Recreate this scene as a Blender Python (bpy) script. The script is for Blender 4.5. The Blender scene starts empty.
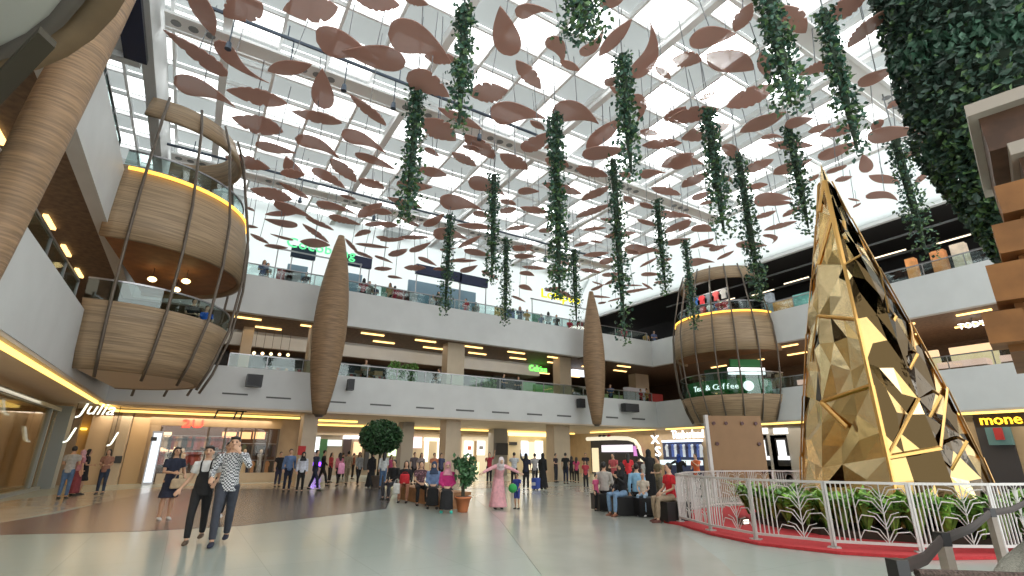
import bpy, bmesh, math, random
from mathutils import Vector, Matrix
random.seed(7)
PI=math.pi
scene=bpy.context.scene
COL=scene.collection
# ---------------------------------------------------------------- camera maths (u,v = atrium axes)
F=504.;P=math.radians(18.5);ROLL=math.radians(0.4);HC=1.45
YAW=math.radians(31.55);CA,SA=math.cos(YAW),math.sin(YAW)
def uvray(px,py):
    x=px-512;y=288-py
    c,s=math.cos(ROLL),math.sin(ROLL)
    x,y=x*c-y*s,x*s+y*c
    cy,sy=math.cos(P),math.sin(P)
    X,Y,Z=x,F*cy-y*sy,F*sy+y*cy
    return (X*CA+Y*SA,-X*SA+Y*CA,Z)
def H(px,py,h):
    r=uvray(px,py);t=(h-HC)/r[2];return (r[0]*t,r[1]*t)
def U(px,py,u):
    r=uvray(px,py);t=u/r[0];return (r[1]*t,HC+r[2]*t)
def V(px,py,v):
    r=uvray(px,py);t=v/r[1];return (r[0]*t,HC+r[2]*t)
def PJ(u,v,z):
    X,Y,Z=u*CA-v*SA,u*SA+v*CA,z-HC
    cy,sy=math.cos(P),math.sin(P)
    f=Y*cy+Z*sy;w=-Y*sy+Z*cy
    x=F*X/f;y=F*w/f
    c,s=math.cos(ROLL),math.sin(ROLL)
    return (512+x*c+y*s,288-(-x*s+y*c))
# ---------------------------------------------------------------- materials
MATS={}
def mat(name,col,rough=.6,metal=0.,emit=0.,ecol=None,var=0.,vscale=8.,vstretch=(1,1,1),bump=0.,spec=.5,alpha=1.,col2=None,coat=0.,coord='Object'):
    if name in MATS: return MATS[name]
    m=bpy.data.materials.new(name);m.use_nodes=True
    nt=m.node_tree;n=nt.nodes;l=nt.links
    b=n['Principled BSDF'];c=(col[0],col[1],col[2],1)
    b.inputs['Base Color'].default_value=c
    b.inputs['Roughness'].default_value=rough;b.inputs['Metallic'].default_value=metal
    b.inputs['Specular IOR Level'].default_value=spec
    b.inputs['Coat Weight'].default_value=coat
    if alpha<1: b.inputs['Alpha'].default_value=alpha
    if emit>0:
        e=ecol or col
        b.inputs['Emission Color'].default_value=(e[0],e[1],e[2],1);b.inputs['Emission Strength'].default_value=emit
    if var>0 or bump>0:
        tc=n.new('ShaderNodeTexCoord');mp=n.new('ShaderNodeMapping');mp.inputs['Scale'].default_value=vstretch
        nz=n.new('ShaderNodeTexNoise');nz.inputs['Scale'].default_value=vscale;nz.inputs['Detail'].default_value=4
        l.new(tc.outputs[coord],mp.inputs[0]);l.new(mp.outputs[0],nz.inputs['Vector'])
        if var>0:
            r=n.new('ShaderNodeValToRGB')
            d=col2 or [max(0,k*(1-var)) for k in col]
            u=[min(1,k*(1+var)) for k in col] if not col2 else col
            r.color_ramp.elements[0].color=(d[0],d[1],d[2],1);r.color_ramp.elements[0].position=.35
            r.color_ramp.elements[1].color=(u[0],u[1],u[2],1);r.color_ramp.elements[1].position=.65
            l.new(nz.outputs['Fac'],r.inputs[0]);l.new(r.outputs[0],b.inputs['Base Color'])
        if bump>0:
            bp=n.new('ShaderNodeBump');bp.inputs['Strength'].default_value=bump;bp.inputs['Distance'].default_value=.05
            l.new(nz.outputs['Fac'],bp.inputs['Height']);l.new(bp.outputs[0],b.inputs['Normal'])
    MATS[name]=m;return m
def glassmat(name,tint=(.85,.92,.92),clear=.82,rough=.03):
    if name in MATS: return MATS[name]
    m=bpy.data.materials.new(name);m.use_nodes=True
    nt=m.node_tree;n=nt.nodes;l=nt.links;n.remove(n['Principled BSDF'])
    out=n['Material Output'];t=n.new('ShaderNodeBsdfTransparent');t.inputs[0].default_value=(*tint,1)
    g=n.new('ShaderNodeBsdfGlossy');g.inputs['Roughness'].default_value=rough;g.inputs[0].default_value=(.9,.95,.95,1)
    x=n.new('ShaderNodeMixShader');x.inputs[0].default_value=clear
    l.new(g.outputs[0],x.inputs[1]);l.new(t.outputs[0],x.inputs[2]);l.new(x.outputs[0],out.inputs[0])
    MATS[name]=m;return m
def transmat(name,col,trans,tcol=(1,1,1),thru=.0):
    """diffuse surface letting light through (translucent) and a share of clear holes"""
    if name in MATS: return MATS[name]
    m=bpy.data.materials.new(name);m.use_nodes=True
    nt=m.node_tree;n=nt.nodes;l=nt.links;n.remove(n['Principled BSDF']);out=n['Material Output']
    d=n.new('ShaderNodeBsdfDiffuse');d.inputs[0].default_value=(*col,1)
    t=n.new('ShaderNodeBsdfTranslucent');t.inputs[0].default_value=(*tcol,1)
    x=n.new('ShaderNodeMixShader');x.inputs[0].default_value=trans
    l.new(d.outputs[0],x.inputs[1]);l.new(t.outputs[0],x.inputs[2])
    if thru>0:
        h=n.new('ShaderNodeBsdfTransparent');y=n.new('ShaderNodeMixShader');y.inputs[0].default_value=thru
        l.new(x.outputs[0],y.inputs[1]);l.new(h.outputs[0],y.inputs[2]);l.new(y.outputs[0],out.inputs[0])
    else: l.new(x.outputs[0],out.inputs[0])
    MATS[name]=m;return m
def em(name,col,s): return mat(name,(col[0]*.5,col[1]*.5,col[2]*.5),.6,emit=s,ecol=col)
# ---------------------------------------------------------------- mesh builder
class MB:
    def __init__(s): s.v=[];s.f=[]
    def box(s,a,b,R=None,o=(0,0,0)):
        i=len(s.v)
        for x in (a[0],b[0]):
            for y in (a[1],b[1]):
                for z in (a[2],b[2]):
                    p=Vector((x,y,z))
                    if R: p=R@p
                    s.v.append((p.x+o[0],p.y+o[1],p.z+o[2]))
        for q in ((0,1,3,2),(4,6,7,5),(0,4,5,1),(2,3,7,6),(0,2,6,4),(1,5,7,3)): s.f.append(tuple(i+k for k in q))
        return s
    def tube(s,pts,rs,n=8,cap=True,ax=None,ell=None):
        """loft along pts; rs radius or (rx,ry); ell frame reference x-axis vector"""
        pts=[Vector(p) for p in pts]
        if not isinstance(rs,(list,tuple)): rs=[rs]*len(pts)
        base=len(s.v);N=len(pts);ref=Vector(ax) if ax else None
        for k,p in enumerate(pts):
            d=(pts[min(k+1,N-1)]-pts[max(k-1,0)])
            if d.length<1e-7: d=Vector((0,0,1))
            d.normalize()
            if ref is None:
                ref0=Vector((1,0,0)) if abs(d.x)<.8 else Vector((0,1,0))
            else: ref0=ref
            y=d.cross(ref0)
            if y.length<1e-4: y=d.cross(Vector((0,1,.1)))
            y.normalize();x=y.cross(d);x.normalize()
            r=rs[k];rx,ry=(r if isinstance(r,(list,tuple)) else (r,r))
            for j in range(n):
                a=2*PI*j/n
                q=p+x*(rx*math.cos(a))+y*(ry*math.sin(a));s.v.append(tuple(q))
        for k in range(N-1):
            for j in range(n):
                a=base+k*n+j;b=base+k*n+(j+1)%n
                s.f.append((a,b,b+n,a+n))
        if cap:
            s.f.append(tuple(base+j for j in range(n))[::-1]);s.f.append(tuple(base+(N-1)*n+j for j in range(n)))
        return s
    def ball(s,c,r,n=10,m=7,R=None):
        rx,ry,rz=(r if isinstance(r,(list,tuple)) else (r,r,r));base=len(s.v);c=Vector(c)
        def put(q):
            q=Vector(q)
            if R: q=R@q
            s.v.append(tuple(c+q))
        put((0,0,-rz))
        for i in range(1,m):
            t=-PI/2+PI*i/m
            for j in range(n):
                a=2*PI*j/n;put((rx*math.cos(t)*math.cos(a),ry*math.cos(t)*math.sin(a),rz*math.sin(t)))
        put((0,0,rz))
        for j in range(n): s.f.append((base,base+1+(j+1)%n,base+1+j))
        for i in range(m-2):
            for j in range(n):
                a=base+1+i*n+j;b=base+1+i*n+(j+1)%n;s.f.append((a,b,b+n,a+n))
        top=base+1+(m-1)*n
        for j in range(n): s.f.append((top-n+j,top-n+(j+1)%n,top))
        return s
    def poly(s,pts,th=None):
        i=len(s.v);n=len(pts);s.v+= [tuple(p) for p in pts]
        s.f.append(tuple(range(i,i+n)))
        if th:
            s.v+=[tuple(Vector(p)+Vector(th)) for p in pts]
            s.f.append(tuple(range(i+2*n-1,i+n-1,-1)))
            for k in range(n): s.f.append((i+k,i+n+k,i+n+(k+1)%n,i+(k+1)%n))
        return s
    def quad(s,a,b,c,d):
        i=len(s.v);s.v+=[tuple(a),tuple(b),tuple(c),tuple(d)];s.f.append((i,i+1,i+2,i+3));return s
    def build(s,name,m,parent=None,smooth=False,loc=None,kind=None):
        me=bpy.data.meshes.new(name);me.from_pydata([tuple(p) for p in s.v],[],s.f)
        if loc is not None:
            me.transform(Matrix.Translation(-Vector(loc)))
        bm=bmesh.new();bm.from_mesh(me);bmesh.ops.recalc_face_normals(bm,faces=bm.faces);bm.to_mesh(me);bm.free()
        if smooth:
            for p in me.polygons: p.use_smooth=True
        if m: me.materials.append(m)
        o=bpy.data.objects.new(name,me);COL.objects.link(o)
        if loc is not None: o.location=loc
        if parent: o.parent=parent
        if kind: o['kind']=kind
        return o
def tag(o,label,cat,group=None):
    o['label']=label;o['category']=cat
    if group: o['group']=group
    return o
def thing(name,label,cat,loc=(0,0,0),rz=0,group=None):
    o=bpy.data.objects.new(name,None);COL.objects.link(o);o.location=loc;o.rotation_euler=(0,0,rz);o.empty_display_size=.2
    return tag(o,label,cat,group)
def struct(name,mb,m,smooth=False):
    return mb.build(name,m,None,smooth,kind='structure')
def dup(root,loc=None,rz=None,label=None):
    r=root.copy();COL.objects.link(r)
    if loc is not None: r.location=loc
    if rz is not None: r.rotation_euler=(0,0,rz)
    if label: r['label']=label
    for ch in list(root.children):
        c=ch.copy();COL.objects.link(c);c.parent=r
        for g in list(ch.children):
            d=g.copy();COL.objects.link(d);d.parent=c
    return r
def text(s,size,mt,loc,rot,parent=None,ext=.02,align='CENTER',name='lettering',shear=0.,sx=1.):
    cu=bpy.data.curves.new('t','FONT');cu.body=s;cu.size=size;cu.extrude=ext;cu.align_x=align;cu.align_y='CENTER';cu.shear=shear
    cu.resolution_u=2
    t=bpy.data.objects.new('t',cu);COL.objects.link(t)
    dg=bpy.context.evaluated_depsgraph_get();me=bpy.data.meshes.new_from_object(t.evaluated_get(dg))
    bpy.data.objects.remove(t);bpy.data.curves.remove(cu)
    me.materials.clear();me.materials.append(mt)
    o=bpy.data.objects.new(name,me);COL.objects.link(o);o.location=loc;o.rotation_euler=rot;o.scale=(sx,1,1)
    if parent: o.parent=parent
    return o
# palette
white_wall=mat('painted white board',(.55,.56,.56),.55,var=.03,vscale=1.2)
wood=mat('woven wood cladding',(.235,.145,.078),.6,var=.28,vscale=3,vstretch=(.6,.6,9),bump=.35)
wood_dk=mat('dark walnut',(.09,.055,.035),.5,var=.25,vscale=4,vstretch=(1,1,6))
ceil_brown=mat('brown slatted ceiling',(.13,.085,.055),.6,var=.3,vscale=6)
beige=mat('beige stone cladding',(.52,.42,.30),.4,var=.06,vscale=1.5)
cream=mat('cream plaster ceiling',(.62,.50,.38),.7,var=.03,vscale=1)
tan=mat('tan stone wall',(.46,.34,.21),.4,var=.06,vscale=2)
steel=mat('brushed steel',(.32,.32,.33),.3,metal=.9)
dark_metal=mat('dark bronze metal',(.12,.095,.075),.45,metal=.4)
black=mat('black plastic',(.02,.02,.022),.4)
black_void=mat('black painted void',(.018,.018,.02),.8)
glass=glassmat('clear guard glass',(.74,.83,.82),.94)
glow_y=em('warm cove light',(1.,.66,.16),2.4)
glow_w=em('white shop light',(1.,.93,.8),3.)
glow_o=em('warm ceiling light',(1.,.62,.22),3.)
# ================================================================= SETTING
UL,UR,VB=-3.1,28.6,26.4
VN=-9.
# floor --------------------------------------------------------
fm=bpy.data.materials.new('polished terrazzo floor');fm.use_nodes=True
nt=fm.node_tree;b=nt.nodes['Principled BSDF']
tc=nt.nodes.new('ShaderNodeTexCoord');nz=nt.nodes.new('ShaderNodeTexNoise');nz.inputs['Scale'].default_value=.5
nt.links.new(tc.outputs['Object'],nz.inputs['Vector'])
br=nt.nodes.new('ShaderNodeTexBrick');br.offset=0;br.inputs['Scale'].default_value=1.;br.inputs['Brick Width'].default_value=1.2;br.inputs['Row Height'].default_value=1.2
br.inputs['Mortar Size'].default_value=.004
br.inputs['Color1'].default_value=(.36,.405,.37,1);br.inputs['Color2'].default_value=(.375,.42,.385,1);br.inputs['Mortar'].default_value=(.29,.32,.30,1)
nt.links.new(tc.outputs['Object'],br.inputs['Vector']);nt.links.new(br.outputs['Color'],b.inputs['Base Color'])
b.inputs['Roughness'].default_value=.22;b.inputs['Specular IOR Level'].default_value=.4;b.inputs['Coat Weight'].default_value=.08;b.inputs['Coat Roughness'].default_value=.08
struct('floor',MB().box((-16,VN,-.3),(48,62,0)),fm)
floor_dark=mat('dark granite inlay',(.075,.068,.07),.26,var=.12,vscale=3,coat=.0)
floor_brown=mat('brown granite inlay',(.16,.095,.08),.24,var=.12,vscale=3,coat=.0)
floor_beige=mat('beige marble inlay',(.45,.39,.30),.2,var=.05,vscale=1,coat=.1)
floor_warm=mat('cream marble inlay',(.385,.39,.345),.2,var=.05,vscale=1,coat=.05)
def inlay(n,pts,m,z):
    struct('trim_%d'%n,MB().poly([(*H(x,y,0),z) for x,y in pts],th=(0,0,.003)),m)
inlay(1,[(0,502),(60,494),(165,487),(300,482),(560,481),(500,488),(400,490),(240,490),(165,491),(100,503),(0,523)],floor_beige,.001)
inlay(2,[(0,523),(60,513),(100,503),(165,489),(230,489),(205,497),(170,520),(150,531),(90,533),(0,535)],floor_brown,.002)
inlay(3,[(230,489),(395,489),(386,509),(320,517),(240,526),(150,531),(170,520),(205,497)],floor_dark,.002)
inlay(4,[(470,494),(560,486),(640,486),(700,500),(680,530),(720,560),(760,600),(560,600),(500,520)],floor_warm,.001)
# columns on the ground (square, beige)
def column(px0,px1,ybase,v,ztop,lbl,m=beige,z0=0,dv=.9):
    u0=V(px0,ybase,v)[0];u1=V(px1,ybase,v)[0]
    o=struct('column',MB().box((u0,v,z0),(u1,v+dv,ztop)),m)
    return o
# fascia bands (parapets) -------------------------------------
def fascia(n,z0,z1,cl):
    t=.35
    mb=MB()
    mb.box((UL-t,VN,z0),(UL,VB+t,z1))
    struct('trim_%d'%n,mb,white_wall)
    struct('trim_%d'%(n+1),MB().box((UL,VB,z0),(UR,VB+t,z1)),white_wall)
    struct('trim_%d'%(n+2),MB().box((UR,-4,z0),(UR+t,VB+t,z1)),white_wall)
fascia(10,3.5,5.3,0);fascia(14,7.9,9.8,0)
# soffit trims under fascias (cream)
def slab(n,z0,z1,m,dl=8.,db=18.,dr=9.):
    struct('ceiling.%03d'%n,MB().box((UL-dl,VN,z0),(UL-.36,VB+db,z1)),m)
    struct('ceiling.%03d'%(n+1),MB().box((UL-.36,VB+.36,z0),(UR+.36,VB+db,z1)),m)
    struct('ceiling.%03d'%(n+2),MB().box((UR+.36,-4,z0),(UR+dr,VB+db,z1)),m)
slab(1,3.62,4.75,cream);slab(4,8.0,9.25,ceil_brown)
# ground floor lower soffit lip
lip=cream
struct('ceiling.010',MB().box((UL-1.0,VN,3.42),(UL-.02,VB,3.62)),lip)
struct('ceiling.011',MB().box((UL-1.0,VB+.02,3.42),(UR+1,VB+1.0,3.62)),lip)
struct('ceiling.012',MB().box((UR+.02,-4,3.42),(UR+1.,VB,3.62)),lip)
# cove light strips
def strip(mb,a,b,w=.12,h=.08):
    a=Vector(a);b=Vector(b);d=(b-a);L=d.length;ang=math.atan2(d.y,d.x)
    mb.box((0,-w/2,0),(L,w/2,h),Matrix.Rotation(ang,3,'Z'),a);return mb
def cove(label,a,b,zz=3.50,w=.22):
    o=strip(MB(),(*a,zz),(*b,zz),w,.1).build('cove_light',glow_y);tag(o,label,'light');return o
cove('warm cove light strip running under the left balcony edge',(-3.3,2),(-3.3,26),3.33,.08)
cove('warm cove light strip above the clothes shop windows at back left',(-3.3,32.0),(5.3,32.0),3.42)
cove('warm cove light strip turning towards the back left corner',(-3.3,26.6),(-3.3,31.8),3.42)
cove('warm cove light strip above the shops behind the round tree',(6.5,38.5),(30.5,38.5),3.45,.3)
cove('warm cove light strip nearer one right of the left columns',(6.5,34.5),(9.3,34.5),3.5,.2)
cove('warm cove light strip running under the right balcony edge',(28.95,1),(28.95,26),3.33,.12)
cove('warm cove light strip above the arch shop at the right back corner',(29.6,27.6),(29.6,35),3.42,.2)
# walls ground floor
struct('wall_left',MB().box((-6.6,VN,0),(-6.3,34,3.62)),tan)
struct('wall_back',MB().box((-6.3,34,0),(5.6,34.3,3.62)),tan)
struct('wall_back.001',MB().box((5.6,42.3,0),(33.3,42.6,3.62)),cream)
struct('wall_back.002',MB().box((5.6,34.3,0),(5.9,42.6,3.62)),tan)
struct('wall_right',MB().box((33.,-4,0),(33.3,42.6,3.62)),tan)
# walls level 2
struct('wall_left.001',MB().box((-11.2,VN,4.4),(-11,44,8.)),wood_dk)
struct('wall_back.003',MB().box((-11,40,4.4),(38,40.3,8.)),mat('dim brown shop wall',(.16,.12,.09),.7,var=.3,vscale=.6))
struct('wall_back.005',MB().box((-6,33.2,4.75),(21.5,33.4,7.3)),mat('added dark partition',(.05,.05,.048),.5,var=.6,vscale=.9));struct('wall_right.001',MB().box((37.5,-4,4.4),(37.8,44,8.)),wood_dk)  # back partition added; its dark colour stands in for a dim interior
# inner white bulkhead on level 2 back (fascia of the void behind)
struct('trim_20',MB().box((-1.0,31.,7.15),(21.5,31.3,8.)),white_wall);struct('trim_25',MB().box((-1.0,31.3,7.15),(21.5,33.2,7.25)),ceil_brown)
# level 3
lvl3=mat('level three white wall',(.72,.74,.75),.7)
struct('wall_back.004',MB().box((-12,37.,8.9),(UR+4,37.3,13.6)),lvl3)
struct('wall_right.002',MB().box((36.,-4,8.9),(36.3,44,13.6)),black_void)
struct('ceiling.020',MB().box((UR+.3,-4,13.4),(37,44,13.6)),black_void)
struct('wall_left.002',MB().box((-9.3,-2,8.9),(-9.,44,15.2)),lvl3)
# dark beams of the black void on the right
bm_=MB()
for k in range(3): bm_.box((UR+1.6+k*2.4,-4,12.6-.12*k),(UR+1.68+k*2.4,26,12.7-.12*k))
struct('trim_21',bm_,mat('grey void beams',(.16,.165,.17),.5))
# black wall panel just behind the right edge
# roof ---------------------------------------------------------
ZR=15.
roofw=mat('white roof steel',(.86,.87,.87),.5)
frost=transmat('frosted roof panel',(.5,.52,.52),.5,(.25,.27,.27))
# sloped white soffits at the right and the back
mb=MB();mb.poly([(24.0,-4,ZR+.1),(24.9,12,ZR+.1),(25.4,30,ZR+.1),(UR+.3,37,13.3),(UR+.3,-4,13.3)],th=(0,0,.12));struct('ceiling.030',mb,transmat('white fabric soffit',(.80,.82,.82),.75,(.7,.73,.73)))
mb=MB();mb.poly([(-9,29.4,ZR+.1),(25.4,29.4,ZR+.1),(UR+.3,37.2,12.9),(-9,37.2,12.9)],th=(0,0,.12));struct('ceiling.031',mb,MATS['white fabric soffit'])
struct('ceiling.032',MB().box((UR+.25,-4,13.15),(UR+.5,37,13.6)),roofw)
# skylight grid: checker of frosted panels, white ribs, clear panes
fr=MB();rib=MB();pane=MB()
cu,cv=1.6,1.5
nu=int((25.4+9.2)/cu)+1;nv=int((29.4+3)/cv)+1
for i in range(nu):
    for j in range(nv):
        a,b2=-9.2+i*cu,-3+j*cv
        if a>23.6: continue
        p=((a,b2,ZR+.35),(a+cu,b2,ZR+.35),(a+cu,b2+cv,ZR+.35),(a,b2+cv,ZR+.35))
        if (i+j)%2==0 or (i*7+j*3)%11==0: fr.quad(*p)
        else: pane.quad(*p)
for i in range(nu+1):
    a=-9.2+i*cu
    if a<24.5: rib.box((a-.05,-3,ZR+.1),(a+.05,29.5,ZR+.32))
    if i%4==1 and a<24.5:
        rib.box((a-.13,-3,ZR-.28),(a+.13,29.5,ZR-.12));
for j in range(nv+1):
    b2=-3+j*cv;rib.box((-9.2,b2-.035,ZR+.12),(24.5,b2+.035,ZR+.28))
struct('ceiling.040',fr,frost)
struct('ceiling.041',rib,roofw)
struct('window_1',pane,glassmat('skylight glass',(.97,.98,.98),.95))
# truss beams running along u with round holes + dark lighting track
for k,vv in enumerate((5.2,15.5,24.6)):
    t=MB();t.box((-2.9,vv-.06+.55,ZR-.52),(24.2,vv+.06+.55,ZR-.42));t.box((-2.9,vv-.06+1.25,ZR-.52),(24.2,vv+.06+1.25,ZR-.42))
    t.box((-2.9,vv+.63,ZR-.48),(24.2,vv+1.17,ZR-.46))
    struct('trim_%d'%(30+k),t,roofw)
    h=MB()
    for q in range(56):
        if q%8<3:
            c=(-2.6+q*.48,vv+.9);h.poly([(c[0]+.15*math.cos(a*PI/5),c[1]+.15*math.sin(a*PI/5),ZR-.482) for a in range(10)],th=(0,0,-.01))
    struct('trim_%d'%(40+k),h,mat('grey vent hole',(.25,.27,.28),.6))
for k,(vv,u1) in enumerate(((15.0,10.4),(24.2,22.0))):
    tr=MB();tr.tube([(-3.1,vv,ZR-.6),(u1,vv,ZR-.6)],.06,6)
    for q in range(9):
        uu=-2+q*(u1+1)/9;tr.tube([(uu,vv,ZR-.6),(uu,vv,ZR-.1)],.02,4)
    tg=thing('lighting_track','long dark lighting track under the skylight, %s'%('nearer the camera' if k==0 else 'nearer the far balcony'),'lighting track')
    tr.build('rail',mat('dark track metal',(.06,.08,.11),.4,metal=.5),tg)
    for q in range(6):
        uu=-1+q*(u1)/6;l=MB();l.tube([(uu,vv,ZR-.6),(uu,vv,ZR-1.6)],.02,4);l.tube([(uu,vv,ZR-1.6),(uu,vv,ZR-1.85)],[.07,.1],8)
        l.build('spotlight',MATS['dark track metal'],tg)
# near-left pillar, navy panel at level 3 --------------------------------
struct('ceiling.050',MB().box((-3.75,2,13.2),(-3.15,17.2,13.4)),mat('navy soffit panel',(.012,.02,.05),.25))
struct('trim_22',MB().box((-3.35,-6,13.4),(-3.0,29,15.1)),white_wall);struct('trim_23',MB().box((-9,17.2,13.2),(-3.35,17.5,15.1)),white_wall);struct('ceiling.051',MB().box((-9,-3,13.4),(-3.35,17.2,13.6)),white_wall)
# glass guards ------------------------------------------------------------
def guard(name,a,b,z0,z1,label):
    a=Vector((a[0],a[1],0));b=Vector((b[0],b[1],0));d=b-a;L=d.length;ang=math.atan2(d.y,d.x);R=Matrix.Rotation(ang,3,'Z')
    t=thing('glass_railing',label,'railing')
    MB().box((0,-.012,z0),(L,.012,z1),R,a).build('glass_panel',glass,t)
    MB().box((0,-.03,z1),(L,.03,z1+.05),R,a).build('handrail',steel,t)
    p=MB();n=int(L/1.6)
    for k in range(n+1): p.box((k*L/n-.015,-.03,z0),(k*L/n+.015,.03,z1),R,a)
    p.build('post',steel,t)
for z0,nm in ((5.3,'middle floor'),(9.8,'top floor')):
    guard('g',(UL-.18,3.5),(UL-.18,17.3),z0,z0+.6,'glass guard rail on the left balcony edge of the %s'%nm)
    guard('g',(1.0,VB+.18),(UR-.2,VB+.18),z0,z0+.6,'glass guard rail along the long back balcony of the %s'%nm)
    guard('g',(UR+.18,1),(UR+.18,17.0),z0,z0+.6,'glass guard rail on the right balcony edge of the %s'%nm)
# columns
column(296,311,480,27.6,3.5,'')
column(399,411,478,33.5,3.6,'',mat('grey column',(.30,.28,.25),.5))
column(444,459,478,27.6,3.5,'')
column(493,507,478,37.0,3.6,'',MATS['grey column'])
column(555,571,480,27.6,3.5,'')
def column2(px0,px1,yb,v,z0,z1,m=beige):
    u0=V(px0,yb,v)[0];u1=V(px1,yb,v)[0];struct('column',MB().box((u0,v,z0),(u1,v+.8,z1)),m)
for a,b3 in ((306,318),(447,464),(560,571)): column2(a,b3,370,27.6,4.4,8.0)
column2(636,649,385,30.,4.4,8.0)
column2(240,251,350,30,4.4,8,tan)
# left wall columns at ground
def lcol(px0,px1,py,u,z1,m=beige,th=.5):
    v0=U(px0,py,u)[0];v1=U(px1,py,u)[0];struct('column',MB().box((u-th,v0,0),(u,v1,z1)),m)
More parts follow.
